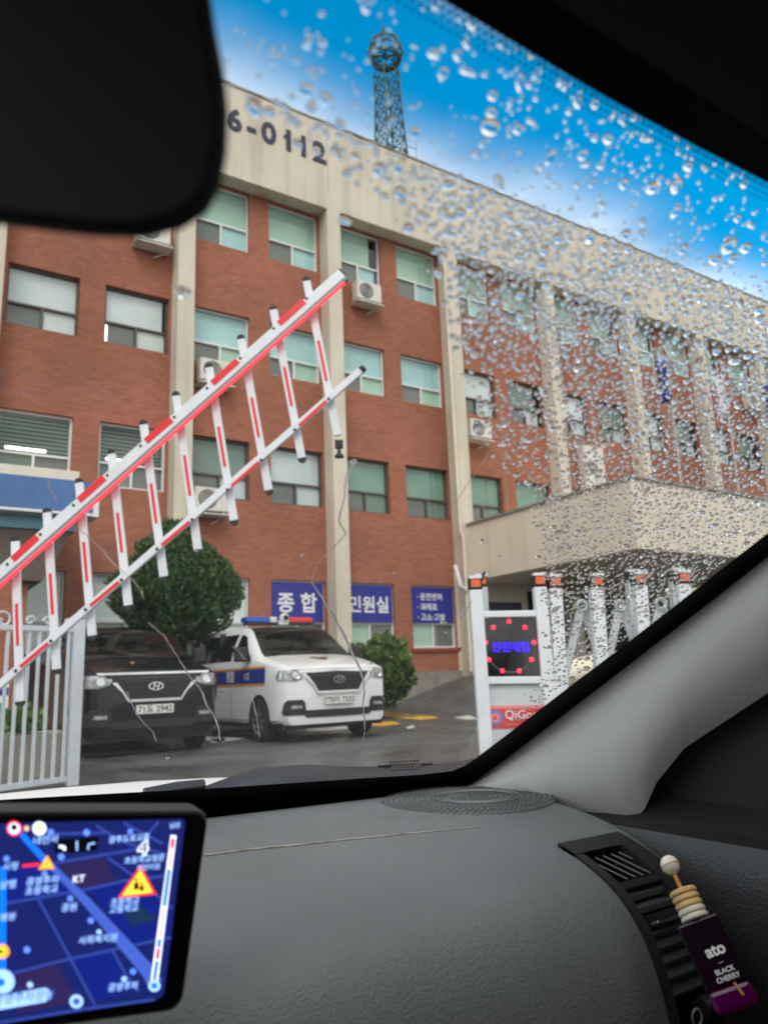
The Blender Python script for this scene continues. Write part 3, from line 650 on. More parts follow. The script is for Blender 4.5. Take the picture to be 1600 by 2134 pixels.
# ------------------------------------------------------------------ boom barrier
M('boom_white', (.72, .75, .80, 1), .35, var=(6, .06)); M('boom_under', (.22, .22, .22, 1), .5); M('red_film', s(210, 20, 35), .35, emit=s(210, 20, 35), est=.12); M('bolt', (.02, .02, .025, 1), .4, .5)
M('led_red', s(255, 60, 75), .4, emit=s(255, 50, 66), est=1.1)
DB = 6.5
up = [(19, 1177), (87, 1115), (156, 1054), (226, 992), (295, 931), (365, 871), (433, 811), (502, 749), (571, 687), (640, 625)]
lo = [(36, 1398), (109, 1336), (181, 1271), (255, 1209), (329, 1145), (402, 1084), (475, 1022), (545, 960), (615, 897), (685, 833)]
tops = [(33, 1128), (99, 1068), (166, 1006), (233, 946), (300, 885), (368, 825), (436, 766), (503, 707), (570, 646), (639, 586)]
bots = [(43, 1462), (119, 1395), (193, 1325), (268, 1262), (342, 1202), (413, 1146), (488, 1085), (560, 1022), (629, 955), (703, 908)]
N3 = NV
g = onN(-160, 1337, DB); bo = empty('boom_barrier', (g.x, g.y, 0), 'raised white and red folding boom barrier with hanging pickets', 'barrier')
A, B = onN(-190, 1364, DB), onN(713, 571, DB)
MB().beam(A, B, .098, .05, N3).build('main_beam', 'boom_white', bo, bevel=.004)
d = (B-A).normalized(); cN = d.cross(N3).normalized(); cN = cN if cN.z < 0 else -cN
MB().beam(A+cN*.066-N3*.004, B+cN*.066-N3*.004, .032, .058, N3).build('beam_lower_lip', 'boom_under', bo)
E1 = onN(705, 580, DB)
nled = 150; ld = MB()
MB().tube([A+cN*.094-N3*.03, B+cN*.094-N3*.03-d*.06], .012, 8).build('light_strip', 'led_red', bo)
for i in range(nled):
    p = A.lerp(B-d*.06, (i+.5)/nled)+cN*.094-N3*.03; ld.ball(p, .0165, 6, 4)
ld.build('light_beads', 'led_red', bo)['kind'] = 'stuff'
MB().beam(B, B+d*.012, .102, .054, N3).build('end_cap', 'rubber', bo)
C_, D_ = onN(-130, 1541, DB), onN(752, 772, DB); d2 = (D_-C_).normalized()
MB().beam(C_-N3*.0, D_, .062, .04, N3).build('lower_rail', 'boom_white', bo, bevel=.003)
MB().tube([D_, D_+d2*.04], [.036, .03], 12).build('end_cap', 'rubber', bo)
def film(pa, pb_, w, off):
    MB().beam(pa-N3*off, pb_-N3*off, w, .004, N3).build('red_stripe', 'red_film', bo)
for i in range(10):
    U_, L_ = onN(*up[i], DB), onN(*lo[i], DB)
    tp, bt = onN(*tops[i], DB+.055), onN(*bots[i], DB+.055); dd = (bt-tp).normalized()
    pk = MB().beam(tp, bt, .072, .03, N3).build('picket', 'boom_white', bo, bevel=.004)
    cap = MB(); side = dd.cross(N3).normalized(); n = 8
    for (c, sg) in ((tp, -1), (bt, 1)):
        if i == 9 and sg == 1: continue
        pts = [c+side*cos(pi*j/n)*.038+dd*sg*sin(pi*j/n)*.042-N3*.018 for j in range(n+1)]; cap.prism(pts, N3*.036)
    cap.build('picket_cap', 'rubber', pk)
    film(tp.lerp(bt, .40), tp.lerp(bt, .66), .024, .018)
    for c in (U_, L_): MB().lathe([(0, .031), (.012, .03), (.014, .024)], c, -N3, 10).build('bolt', 'bolt', bo, smooth=True)
    if i < 9 and i % 2 == 0:
        a, b = U_.lerp(onN(*up[i+1], DB), .16), U_.lerp(onN(*up[i+1], DB), .92); film(a, b, .060, .028)
        a, b = L_.lerp(onN(*lo[i+1], DB), .13), L_.lerp(onN(*lo[i+1], DB), .93); film(a, b, .028, .023)
    elif i in (1, 3):
        pass
# hinge foot under the last picket
q = onN(706, 918, DB+.05); ft = MB()
ft.beam(q, q+V((0, 0, -.07)), .07, .05, N3); ft.beam(q+V((0, 0, -.07)), q+V((0, 0, -.13)), .03, .03, N3); ft.lathe([(0, 0), (.045, 0), (.03, .03)], q+V((0, 0, -.155)), (0, 0, 1), 10)
ft.build('rubber_foot', 'rubber', bo)
# barrier housing (off to the left, carries the arm)
hx = onN(-175, 1350, DB); MB().box(hx.x-.18, hx.x+.18, hx.y-.1, hx.y+.25, 0, 1.25).build('housing', 'boom_white', bo, bevel=.02)

# ------------------------------------------------------------------ white fence gate at the left
pf = onZ(150, 1637, 0); pe = onZ(-60, 1668, 0); fd = (pe-pf); fd.z = 0; fl = fd.length; fd.normalize(); fn = V((-fd.y, fd.x, 0))
fe = empty('steel_fence', (pf.x, pf.y, 0), 'white steel picket fence with scrolls on top beside the black van', 'fence')
zt = onY(150, 1288, pf.y).z
MB().box(pf.x-.055, pf.x+.055, pf.y-.055, pf.y+.055, 0, zt).build('post', 'steel_white', fe, bevel=.006)
MB().beam(V((pf.x, pf.y, zt)), V((pf.x, pf.y, zt+.02)), .14, .14, (1, 0, 0)).build('post_cap', 'steel_white', fe)
rz = onY(100, 1312, pf.y).z
MB().beam(pf+V((0, 0, rz)), pf+fd*(fl+1)+V((0, 0, rz)), .05, .04, fn).build('top_rail', 'steel_white', fe)
MB().beam(pf+V((0, 0, .07)), pf+fd*(fl+1)+V((0, 0, .07)), .05, .04, fn).build('bottom_rail', 'steel_white', fe)
for i in range(1, 22):
    p = pf+fd*(.105*i); MB().beam(p+V((0, 0, .09)), p+V((0, 0, rz-.02)), .026, .026, fn).build('bar', 'steel_white', fe)
def scroll(c, r, sg):
    pts = [c+fd*(cos(a)*r*(1-a/9))*sg+V((0, 0, sin(a)*r*(1-a/9))) for a in [i*.35 for i in range(20)]]
    return MB().tube(pts, .011, 6)
for i, (u, r) in enumerate(((57, .05), (96, .05), (140, .035), (0, .09))):
    t = (57-u)/57; c = onY(u, 1292 if u else 1293, pf.y); k = (c.x-pf.x)/fd.x if abs(fd.x) > .01 else 0
    c = pf+fd*k+V((0, 0, rz+.07)); scroll(c, r, 1 if i % 2 else -1).build('scroll', 'steel_white', fe, smooth=True)
c0 = pf+fd*1.05
MB().tube([c0+fd*(x*.6-.25)+V((0, 0, rz+.03+.16*math.exp(-(x-.6)**2*4))) for x in [i/10 for i in range(12)]], .014, 6).build('scroll', 'steel_white', fe, smooth=True)
# brick gate column with round sign
pg = onZ(-6, 1600, 0); gp = empty('gate_column', (pg.x, pg.y, 0), 'brown brick gate column with small blue and white signs behind the fence', 'column')
MB().box(pg.x-.5, pg.x+.12, pg.y, pg.y+.5, 0, 2.35).build('shaft', 'brick', gp)
MB().box(pg.x-.55, pg.x+.2, pg.y-.06, pg.y+.55, 0, .16).build('footing', 'concrete', gp, bevel=.03)
sg = MB().box(pg.x-.4, pg.x+.08, pg.y-.02, pg.y-.002, .62, 1.02).build('sign', 'letter_white', gp)
MB().box(pg.x-.4, pg.x+.075, pg.y-.025, pg.y-.021, .88, .98).build('sign_band', 'sign_blue', sg)
MB().disc((pg.x-.02, pg.y-.026, .72), (0, 1, 0), .07).build('sign_ring', 'awning_teal', sg)
MB().disc((pg.x-.12, pg.y-.012, .48), (0, 1, 0), .12).build('round_plate', 'letter_white', gp)

# ------------------------------------------------------------------ folding gate with display, right
M('gate_white', (.74, .77, .82, 1), .4, var=(8, .05)); M('gate_panel', (.55, .6, .62, 1), .5, var=(3, .06)); M('reflector', s(214, 96, 50), .35, emit=s(214, 96, 50), est=.12)
M('display_black', (.006, .006, .008, 1), .12, coat=.5); M('led_dot', (1, .02, .04, 1), .4, emit=(1, .02, .05, 1), est=2.2); M('led_blue', (.02, .0, .9, 1), .4, emit=(.03, .005, 1, 1), est=1.6); M('ring_grey', (.06, .06, .075, 1), .4)
M('brand_red', s(205, 60, 68), .5); M('brand_pink', s(235, 130, 135), .5); M('brand_blue', s(110, 120, 190), .5)
DG = 4.4
def G(u, v, off=0.): return onN(u, v, DG+off)
g0 = G(1060, 1700); gt = empty('folding_gate', (g0.x, g0.y, 0), 'white folding gate with round display and orange reflector tops', 'gate')
def gpost(ut, vt, ub, name='post', off=0., w=.072, mat='gate_white', cap=True):
    tp = G(ut, vt+22, off); b = G(ub, 1745, off); p = MB().beam(tp, b, w, w*1.1, N3).build(name, mat, gt, bevel=.006)
    if cap:
        dd = (tp-b).normalized()
        MB().beam(tp, tp+dd*.072, w*1.08, w*1.2, N3).build('cap', 'rubber', p, bevel=.008)
        MB().beam(tp+dd*.062-N3*.02, tp+dd*.078-N3*.02, w*1.0, w*1.0, N3).build('cap_top', 'gate_white', p)
        MB().beam(tp+dd*.014-N3*(w*.6+.003), tp+dd*.06-N3*(w*.6+.003), w*.72, .006, N3).build('reflector', 'reflector', p)
gpost(990, 1208, 1024); gpost(1123, 1202, 1167)
gpost(1002, 1202, 1030, off=.35, mat='gate_panel'); gpost(1137, 1199, 1178, off=.35, mat='gate_panel')
gpost(1155, 1205, 1186); gpost(1241, 1203, 1275); gpost(1331, 1199, 1370); gpost(1421, 1196, 1462)
gpost(1317, 1193, 1352, off=.3, mat='gate_panel'); gpost(1408, 1190, 1440, off=.3, mat='gate_panel')
def gbar(u0, v0, u1, v1, w, nm, mat='gate_white', off=0., t=.05): return MB().beam(G(u0, v0, off), G(u1, v1, off), w, t, N3).build(nm, mat, gt, bevel=.005)
gbar(996, 1281, 1122, 1279, .036, 'crossbar'); gbar(1003, 1418, 1140, 1417, .04, 'crossbar')
gbar(1000, 1205, 1004, 1206, .05, 'hinge', 'rubber', .17, .3); gbar(1132, 1204, 1136, 1204, .05, 'hinge', 'rubber', .17, .3)
def quad(pts, off, nm, mat, par=gt): 
    p = [G(u, v, off) for u, v in pts]; return MB().prism(p, N3*.02).build(nm, mat, par)
dp = quad([(1000, 1289), (1120, 1287), (1130, 1409), (1008, 1410)], -.005, 'display', 'display_black')
cx, cyy = 1062, 1348
def ell(a, k=1.): return (cx+cos(a)*51*k+sin(a)*-2, cyy-sin(a)*53*k)
rg = MB(); rows = []
for i in range(33):
    a = 2*pi*i/32; rows.append([G(*ell(a, 1.03), -.008), G(*ell(a, .965), -.008)])
rg.grid(rows); rg.build('display_ring', 'ring_grey', dp)
for i in range(9):
    p = G(*ell(pi/2+2*pi*i/9), -.011); MB().ball(p, .0125, 10, 6).build('red_light', 'led_dot', dp, smooth=True)
o = G(1064, 1350, -.012); xd = (G(1100, 1350)-G(1020, 1350.5)).normalized(); yd = (G(1062, 1300)-G(1066, 1400)).normalized()
mb = text_mb('안전제일', o, xd, yd, .058, fat=.018); mb.build('display_text', 'led_blue', dp)
quad([(1005, 1429), (1134, 1428), (1172, 1745), (1030, 1745)], 0, 'lower_panel', 'gate_panel')
bp = quad([(1013, 1474), (1140, 1472), (1146, 1517), (1016, 1519)], -.004, 'brand_plate', 'brand_red')
quad([(1013, 1471), (1140, 1469), (1140, 1476), (1013, 1478)], -.006, 'plate_border', 'brand_pink', bp)
c = (1031, 1496)
for r, mt, of in ((16, 'brand_blue', -.008), (10, 'brand_pink', -.010), (4, 'brand_red', -.012)):
    MB().add([G(c[0]+cos(2*pi*i/20)*r, c[1]+sin(2*pi*i/20)*r, of) for i in range(20)], [tuple(range(20))]).build('logo_ring', mt, bp)
text_mb('QiGong', G(1051, 1490, -.010), xd, yd, .066, fat=.004, align='LEFT').build('brand_text', 'letter_white', bp)
text_mb('Technology', G(1053, 1510, -.010), xd, yd, .024, align='LEFT').build('brand_text', 'brand_pink', bp)
for (a, b) in (((1212, 1262), (1178, 1400)), ((1212, 1262), (1262, 1405)), ((1292, 1262), (1265, 1380)), ((1292, 1262), (1345, 1400)), ((1376, 1258), (1355, 1340)), ((1376, 1258), (1425, 1390))):
    k = 1.9; e_ = (a[0]+(b[0]-a[0])*k, a[1]+(b[1]-a[1])*k)
    gbar(*a, *e_, .045, 'scissor_bar', 'gate_panel', .10 if b[0] < a[0] else .14, .02)
for c in ((1212, 1262), (1292, 1262), (1376, 1258)):
    MB().lathe([(.0, .012), (.02, .012), (.03, .02), (.038, 0)], G(*c, .09), -N3, 14).build('pivot', 'gate_panel', gt, smooth=True)
    MB().disc(G(*c, .074), N3, .018).build('pivot_hole', 'rubber', gt)
# ------------------------------------------------------------------ the car we sit in
M('dash_plastic', (.132, .144, .152, 1), .52, var=(3, .18), bump=('voronoi', 470, .62), spec=.45, rvar=(9, .42, .66))
M('door_plastic', (.04, .042, .046, 1), .5, bump=('voronoi', 330, .4)); M('black_trim', (.007, .007, .008, 1), .6); M('gloss_black', (.008, .008, .009, 1), .15, coat=.6)
M('frit', (.004, .004, .004, 1), .6, spec=.2); M('roof_cloth', (.06, .06, .064, 1), .95); M('seat_cloth', (.02, .02, .022, 1), .9); M('cowl', (.03, .032, .045, 1), .35)
M('hood_paint', (.85, .86, .87, 1), .35); M('seam_dust', (.42, .39, .34, 1), .8, var=(60, .5)); M('louvre_grey', (.16, .16, .16, 1), .5); M('print_black', (.01, .01, .012, 1), .6)
def fabric():
    m = M('pillar_cloth', (.50, .51, .495, 1), .9, bump=('noise', 900, .2)); t = m.node_tree; p = t.nodes['Principled BSDF']; l = t.links.new
    c = t.nodes.new('ShaderNodeTexCoord'); mp = t.nodes.new('ShaderNodeMapping'); mp.inputs['Rotation'].default_value = (0, radians(8), 0)
    w = t.nodes.new('ShaderNodeTexWave'); w.bands_direction = 'Z'; w.inputs['Scale'].default_value = 240; w.inputs['Distortion'].default_value = .3
    l(c.outputs['Object'], mp.inputs[0]); l(mp.outputs[0], w.inputs['Vector'])
    b = t.nodes.new('ShaderNodeBump'); b.inputs['Strength'].default_value = .14; b.inputs['Distance'].default_value = .0006
    l(w.outputs[0], b.inputs['Height']); l(b.outputs[0], p.inputs['Normal'])
fabric()
glass_sheet('windscreen_glass', (.93, .955, .95, 1), 1.36, 0.)
wm = bpy.data.materials.new('water'); wm.use_nodes = True; MATS['water'] = wm; t = wm.node_tree; t.nodes.clear()
o_ = t.nodes.new('ShaderNodeOutputMaterial'); gb = t.nodes.new('ShaderNodeBsdfGlass'); gb.inputs['Roughness'].default_value = 0; gb.inputs['IOR'].default_value = 1.33; t.links.new(gb.outputs[0], o_.inputs[0])

car = empty('car', (0, 0, H), 'parked car cabin we look out of, grey dashboard and wet windscreen', 'car')
WA, WB, WC = .34, .5, .06
def wz(x, y): return H+WA-WB*y-WC*(x-.1)**2
def ws(u, v):
    r = ray(u, v); t_ = .5
    for _ in range(40): p = r*t_; t_ += .6*((WA-WB*p.y-WC*(p.x-.1)**2)-p.z)/(r.z+WB*r.y)
    return C0+r*t_
def wn(x, y): return V((2*WC*(x-.1), WB, 1)).normalized()
# windscreen sheet
xs = [-.80+1.66*i/20 for i in range(21)]; ys = [.12+.93*i/14 for i in range(15)]
wsc = MB().grid([[(x, y, wz(x, y)) for x in xs] for y in ys]).build('windscreen', 'windscreen_glass', car, smooth=True, angle=180)
lab(wsc, 'wet raked windscreen covered in rain drops')
# printed black border with a toothed edge
inner = [(-700, 1690), (-300, 1678), (0, 1664), (120, 1657), (250, 1650), (430, 1641), (600, 1630), (750, 1620), (880, 1612), (940, 1605), (968, 1594), (990, 1579), (1040, 1541), (1100, 1495), (1200, 1418), (1300, 1342), (1400, 1264), (1500, 1185), (1600, 1107), (1800, 950), (1960, 830), (2010, 760), (1990, 650), (1900, 525), (1800, 470), (1600, 380), (1450, 303), (1300, 222), (1200, 165), (1100, 105), (1000, 45), (925, 0), (800, -75), (600, -190), (300, -380)]
ip = [ws(u, v) for u, v in inner]+[V((x, .186, wz(x, .186))) for x in (-.1, -.4, -.74)]
cxm, cym = .0, .5
opx = []
for p in ip:
    q = V((p.x, p.y)); dx = max(0, p.x-.60); 
    opx.append((min(.86, max(-.8, p.x+(.16 if p.x > .55 else 0))), 1.05 if p.y > .80 else (.12 if p.y < .24 else p.y)))
fr = MB(); n = len(ip)
up_ = lambda x, y, d: V((x, y, wz(x, y)))-wn(x, y)*d
fr.grid([[up_(p.x, p.y, .0015) for p in ip], [up_(x, y, .0015) for x, y in opx]])
fr.build('border_print', 'frit', wsc)
th = MB()
for a, b in zip(ip, ip[1:]):
    if a.x < -.2: continue
    L_ = (b-a).length; dd = (b-a).normalized(); nn = wn(a.x, a.y); inw = nn.cross(dd).normalized()
    ctr = V((.2, .5, 0)); 
    if (ctr-V((a.x, a.y, 0))).dot(V((inw.x, inw.y, 0))) < 0: inw = -inw
    k = max(1, int(L_/.0032)); right = a.x > .55
    for i in range(k):
        p = a.lerp(b, (i+.5)/k)-nn*.0015; h_ = (.0048 if right else .0022)*(1 if i % 2 else .6)
        if p.y > .85: h_ *= .6
        th.add([p-dd*.0011-inw*.001, p+dd*.0011-inw*.001, p+inw*h_], [(0, 1, 2)])
    if a.y < .26:        # dotted fade along the top edge
        k = int(L_/.0032)
        for r_ in range(3):
            for i in range(k):
                p = a.lerp(b, (i+.5*(r_ % 2))/k)+inw*(.002+.0028*r_)-nn*.0015; q = .00105*(1-r_*.16)
                th.add([p+dd*q, p+inw*q, p-dd*q, p-inw*q], [(0, 1, 2, 3)])
o = th.build('border_teeth', 'frit', wsc); o['kind'] = 'stuff'
# maker's mark, read from outside
o = ws(846, 1592); xd = (ws(900, 1590)-ws(800, 1596)).normalized(); yd = (ws(846, 1580)-ws(846, 1600)).normalized()
for tx, v, sz in (('BENSON', 1587, .0075), ('LAMINATED II', 1593.5, .0062), ('AS-1 M204 DOT 303', 1598.5, .0045), ('430-001702', 1604.5, .0055)):
    text_mb(tx, ws(843, v), xd, yd, sz*1.6, fat=.02, mirror=True).build('maker_mark', 'print_black', wsc)
MB().tube([ws(788, 1597), ws(815, 1596)], .0018, 5).build('print_bar', 'print_black', wsc); MB().tube([ws(880, 1593), ws(900, 1591)], .0018, 5).build('print_bar', 'print_black', wsc)

# dashboard: profile swept across the car
PR = [(1.06, -.19), (.98, -.165), (.93, -.152), (.86, -.148), (.78, -.147), (.70, -.149), (.62, -.156), (.575, -.165), (.545, -.1745), (.515, -.19), (.498, -.206), (.485, -.225), (.475, -.25), (.468, -.28), (.463, -.32), (.46, -.37), (.46, -.46), (.47, -.62)]
def prp(i, x):
    y, z = PR[i]; bow = .02*max(0, abs(x)-.35)*(1 if i > 5 else 0); return V((x, y+bow, H+z+.004*cos(x*4)))
xr_ = [.745, .745, .745, .74, .735, .725, .705, .69, .682, .676, .672, .67, .668, .668, .668, .668, .668, .668]
VX0, VX1, VS0, VS1 = .578, .650, 7, 15
XD = [-.75, -.6, -.4, -.2, 0, .1, .2, .3, .38, .45, .50, .54, .565, VX0]
da = MB()
rows = [[prp(i, x) for x in XD] for i in range(len(PR))]; da.grid(rows)
cols = [VX0, .60, .625, VX1]
for a, b in zip(cols, cols[1:]):
    for i in range(len(PR)-1):
        if VS0 <= i < VS1: continue
        da.add([prp(i, a), prp(i, b), prp(i+1, b), prp(i+1, a)], [(0, 1, 2, 3)])
rws = []
for i in range(len(PR)):
    r0 = [prp(i, VX1)]; xe = xr_[i]
    for f, dz, dy in ((.5, 0, 0), (.8, -.002, .001), (1., -.009, .006), (1.06, -.03, .03)): p = prp(i, VX1+(xe-VX1)*f); r0.append(p+V((0, dy, dz)))
    rws.append(r0)
da.grid(rws)
dash = da.build('dashboard', 'dash_plastic', car, smooth=True, angle=180); lab(dash, 'grained dark grey dashboard top with dust')
bm = bmesh.new(); bm.from_mesh(dash.data); bmesh.ops.remove_doubles(bm, verts=bm.verts, dist=1e-5); bmesh.ops.recalc_face_normals(bm, faces=bm.faces); bm.to_mesh(dash.data); bm.free(); dash.data.shade_smooth()
dash.modifiers.new('sub', 'SUBSURF').levels = 2; dash.modifiers['sub'].render_levels = 2
def dsurf(u, v, lift=0.):     # point on the dash top seen at a pixel
    r = ray(u, v)
    for k in range(400):
        p = C0+r*(.3+k*.003)
        for (y0, z0), (y1, z1) in zip(PR, PR[1:]):
            if y1 <= p.y <= y0:
                z = H+z1+(z0-z1)*(p.y-y1)/(y0-y1)+.004*cos(p.x*4)
                if p.z <= z: return V((p.x, p.y, z+lift))
    return p
MB().tube([dsurf(u, v, .0002) for u, v in ((425, 1783), (520, 1772), (620, 1761), (720, 1751), (820, 1741), (920, 1731), (1000, 1723))], [.0008]*5+[.0005, .0003], 5).build('scuff_line', 'seam_dust', dash)
sd = MB(); rr = random.Random(4)
for i in range(700):
    x, y = rr.uniform(.0, .66), rr.uniform(.5, .88)
    for (y0, z0), (y1, z1) in zip(PR, PR[1:]):
        if y1 <= y <= y0: z = H+z1+(z0-z1)*(y-y1)/(y0-y1)+.004*cos(x*4)
    q = rr.uniform(.0002, .0006); sd.add([(x-q, y, z+.0006), (x, y-q, z+.0006), (x+q, y, z+.0006), (x, y+q, z+.0006)], [(0, 1, 2, 3)])
o = sd.build('dust', 'seam_dust', dash); o['kind'] = 'stuff'
# speaker grille let into the dash top
SX, SY, SR = .636, .80, .108; zsp = lambda x, y: H-.1492+.004*cos(x*4)
gr = MB().lathe([(0, .0035), (SR*.9, .0028), (SR, .0012), (SR*1.01, -.004)], (SX, SY, zsp(SX, SY)), (0, 0, 1), 48).build('speaker_grille', 'dash_plastic', dash, smooth=True)
for r_, cx_, cy_ in ((.052, SX+.012, SY-.005), (.044, SX+.012, SY-.005)):
    MB().lathe([(r_, .004), (r_+.0012, .0058), (r_+.0024, .004)], (cx_, cy_, zsp(SX, SY)), (0, 0, 1), 40).build('grille_ring', 'dash_plastic', gr, smooth=True)
hl = MB()
k = 0
for ir in range(1, 17):
    rad = ir*.0066; nn_ = max(6, int(2*pi*rad/.0072))
    for i in range(nn_):
        a = 2*pi*(i+.5*(ir % 2))/nn_; c = V((SX+cos(a)*rad, SY+sin(a)*rad, zsp(SX, SY)+.0046-.0012*(rad/SR)**2)); q = .0024
        hl.add([c+V((cos(b)*q, sin(b)*q, 0)) for b in [pi/3*j for j in range(6)]], [tuple(range(6))])
M('grille_hole', (.04, .042, .045, 1), .8)
o = hl.build('grille_holes', 'grille_hole', gr); o['kind'] = 'stuff'

# side air vent
def vs_(i, x, out=0.):       # point on the vent face; i may be fractional
    a = int(i); f = i-a; p = prp(a, x).lerp(prp(min(a+1, len(PR)-1), x), f); y0, z0 = PR[max(a-0, 0)]; y1, z1 = PR[min(a+1, len(PR)-1)]
    t_ = V((0, y1-y0, z1-z0)).normalized(); nrm = V((0, t_.z, -t_.y)); 
    if nrm.y > 0: nrm = -nrm
    return p+nrm*out
ids = [VS0+(VS1-VS0)*i/24 for i in range(25)]
vent = MB()
def band(x0, x1, i0, i1, o0, o1):
    seq = [i0+(i1-i0)*k/20 for k in range(21)]
    vent.grid([[vs_(i, x0, o0) for i in seq], [vs_(i, x0, o1) for i in seq], [vs_(i, x1, o1) for i in seq], [vs_(i, x1, o0) for i in seq]])
band(VX0-.004, VX0+.006, VS0, VS1, -.03, .0025); band(VX1-.010, VX1+.012, VS0, VS1, -.03, .003)
band(VX0-.004, VX1+.012, VS0-.12, VS0+.55, -.02, .0032); band(VX0, VX1, VS1-.8, VS1, -.03, .002)
av = vent.build('air_vent', 'black_trim', car, smooth=True); lab(av, 'tall black side air vent with slats')
cav = MB().grid([[vs_(i, VX0, -.045) for i in ids], [vs_(i, VX1, -.045) for i in ids]]); cav.build('vent_back', 'frit', av)
def vbar(i, x0, x1, hgt, dep, nm, mat, tilt=.35, out=0.):
    c0, c1 = vs_(i, x0, out), vs_(i, x1, out); t_ = (vs_(i+.1, x0)-vs_(i-.1, x0)).normalized(); nrm = (vs_(i, x0, 1)-vs_(i, x0, 0)).normalized(); q = (nrm+t_*tilt).normalized()
    w = q.cross(V((1, 0, 0))).normalized()
    return MB().hexa([c0-w*hgt/2-q*dep, c1-w*hgt/2-q*dep, c1+w*hgt/2-q*dep, c0+w*hgt/2-q*dep, c0-w*hgt/2, c1-w*hgt/2, c1+w*hgt/2, c0+w*hgt/2]).build(nm, mat, av, bevel=.001)
for i in (9.45, 9.98, 11.0, 11.42, 11.84, 12.26, 12.66): vbar(i, VX0+.006, VX1-.01, .006, .03, 'slat', 'door_plastic', .9, -.004)
vbar(9.0, VX0+.004, VX1-.006, .007, .03, 'divider', 'black_trim', 0, .001)
vbar(10.5, VX0+.004, VX1-.008, .011, .02, 'tab_slat', 'gloss_black', .2, .002)
vbar(10.62, VX0+.016, VX0+.046, .003, .01, 'tab_chrome', 'chrome', 0, .006)
for k_ in range(5):
    x = VX0+.010+.0115*k_; a, b = vs_(7.75, x, .0005), vs_(8.8, x+.018, .0005)
    MB().tube([a-V((0, -.004, .002)), b-V((0, -.004, .002))], .0007, 5).build('louvre', 'louvre_grey', av)
MB().tube([vs_(13.05, VX0+.036, .002), vs_(13.05, VX0+.066, .002)], .0085, 14).build('vent_wheel', 'black_trim', av, smooth=True)
MB().tube([vs_(12.95, VX0+.038, .0095), vs_(12.95, VX0+.064, .0095)], .0022, 8).build('wheel_chrome', 'chrome', av, smooth=True)
c = vs_(13.12, VX0+.024, .006); rg = MB(); nrm = (vs_(14.5, .6, 1)-vs_(14.5, .6, 0)).normalized()
rg.lathe([(.0052, 0), (.0062, .0008), (.0072, 0)], c, nrm, 20); rg.build('closed_symbol', 'steel_grey', av)

# pillar trim, right
ea = [(948, 1640), (985, 1618), (1050, 1571), (1120, 1517), (1200, 1455), (1280, 1393), (1360, 1330), (1450, 1260), (1530, 1196), (1600, 1140), (1800, 985), (2050, 790)]
eb = [(956, 1650), (1040, 1658), (1120, 1676), (1200, 1698), (1262, 1712), (1308, 1712), (1337, 1684), (1362, 1628), (1420, 1556), (1600, 1436), (1850, 1285), (2100, 1130)]
rows = [[], [], [], [], [], []]
for i, (a, b) in enumerate(zip(ea, eb)):
    A_ = ws(*a); A_ = A_-wn(A_.x, A_.y)*.008; xb = .745 if i > 3 else .72+.006*i; B_ = onX(b[0], b[1], xb)
    inw = V((-1, -.25, .15)).normalized()
    rows[0].append(A_+V((.02, .02, .0)))
    for k_, f in enumerate((0, .2, .5, .8)): rows[k_+1].append(A_.lerp(B_, f)+inw*.022*(1-(2*f-1)**2 if f else 0))
    rows[5].append(B_+V((.004, 0, -.002)))
pt = MB().grid(rows).build('pillar_trim', 'pillar_cloth', car, smooth=True, angle=180); lab(pt, 'light grey fabric windscreen pillar trim')
# dark door corner, door trim
MB().grid([[(.785, y, H-.75+(wz(.7, y)-.07-H+.75)*f) for y in (.93, .8, .6, .4, .25, .16)] for f in (0, .5, 1)]).build('door_corner', 'black_trim', car, solid=.01)
dr = [[(.70+.05*sst(.0, .06, zz), y, H-.172-zz+.012*sst(.3, .7, y)) for y in (.9, .7, .6, .5, .4, .3, .1, -.3, -.9)] for zz in (0,)]
rws = []
MB().grid([[(x, y, H-.166+z) for y in (.9, .6, .4, 0, -1)] for x, z in ((.78, .02), (.74, -.0005), (.7225, -.006))]).build('window_ledge', 'black_trim', car)
for ox, oz in ((.722, -.0062), (.712, -.02), (.708, -.05), (.712, -.12), (.735, -.16), (.74, -.4)):
    rws.append([(ox, y, H-.166+oz) for y in (.9, .6, .5, .4, .3, 0, -.4, -1.0)])
dt = MB().grid(rws).build('door_trim', 'door_plastic', car, smooth=True, angle=180); lab(dt, 'dark grained passenger door trim')
# roof lining, rear, far side
rf = [[(x, .168, wz(x, .168)-.001) for x in (-.8, -.4, 0, .2, .4, .6, .8)], [(x, .150, wz(x, .15)-.001) for x in (-.8, -.4, 0, .2, .4, .6, .8)], [(x, .02, H+.27-.05*(x/.8)**2) for x in (-.8, -.4, 0, .2, .4, .6, .8)], [(x, -.6, H+.31-.06*(x/.8)**2) for x in (-.8, -.4, 0, .2, .4, .6, .8)], [(x, -1.7, H+.27-.08*(x/.8)**2) for x in (-.8, -.4, 0, .2, .4, .6, .8)]]
MB().grid(rf).build('roof_lining', 'roof_cloth', car, smooth=True, angle=180, solid=.004)
sh = MB()
sh.box(-.82, .82, -1.75, -1.7, H-.8, H+.3); sh.box(-.86, .84, -1.75, 1.1, H-.82, H-.8)
sh.box(-.86, -.80, -1.75, 1.0, H-.8, H-.1); sh.box(-.86, -.80, .25, 1.0, H-.1, H+.02); sh.box(-.84, -.79, -.7, -.55, H-.1, H+.28); sh.box(-.84, -.79, -1.75, -1.2, H-.1, H+.28)
sh.box(.79, .85, -1.75, -1.2, H-.2, H+.28); sh.box(.785, .84, -.7, -.55, H-.2, H+.28); sh.box(.785, .85, -1.75, .1, H-.8, H-.17)
sh.box(-.82, .82, 1.06, 1.12, H-.8, H-.2)
sh.build('cabin_shell', 'seat_cloth', car)
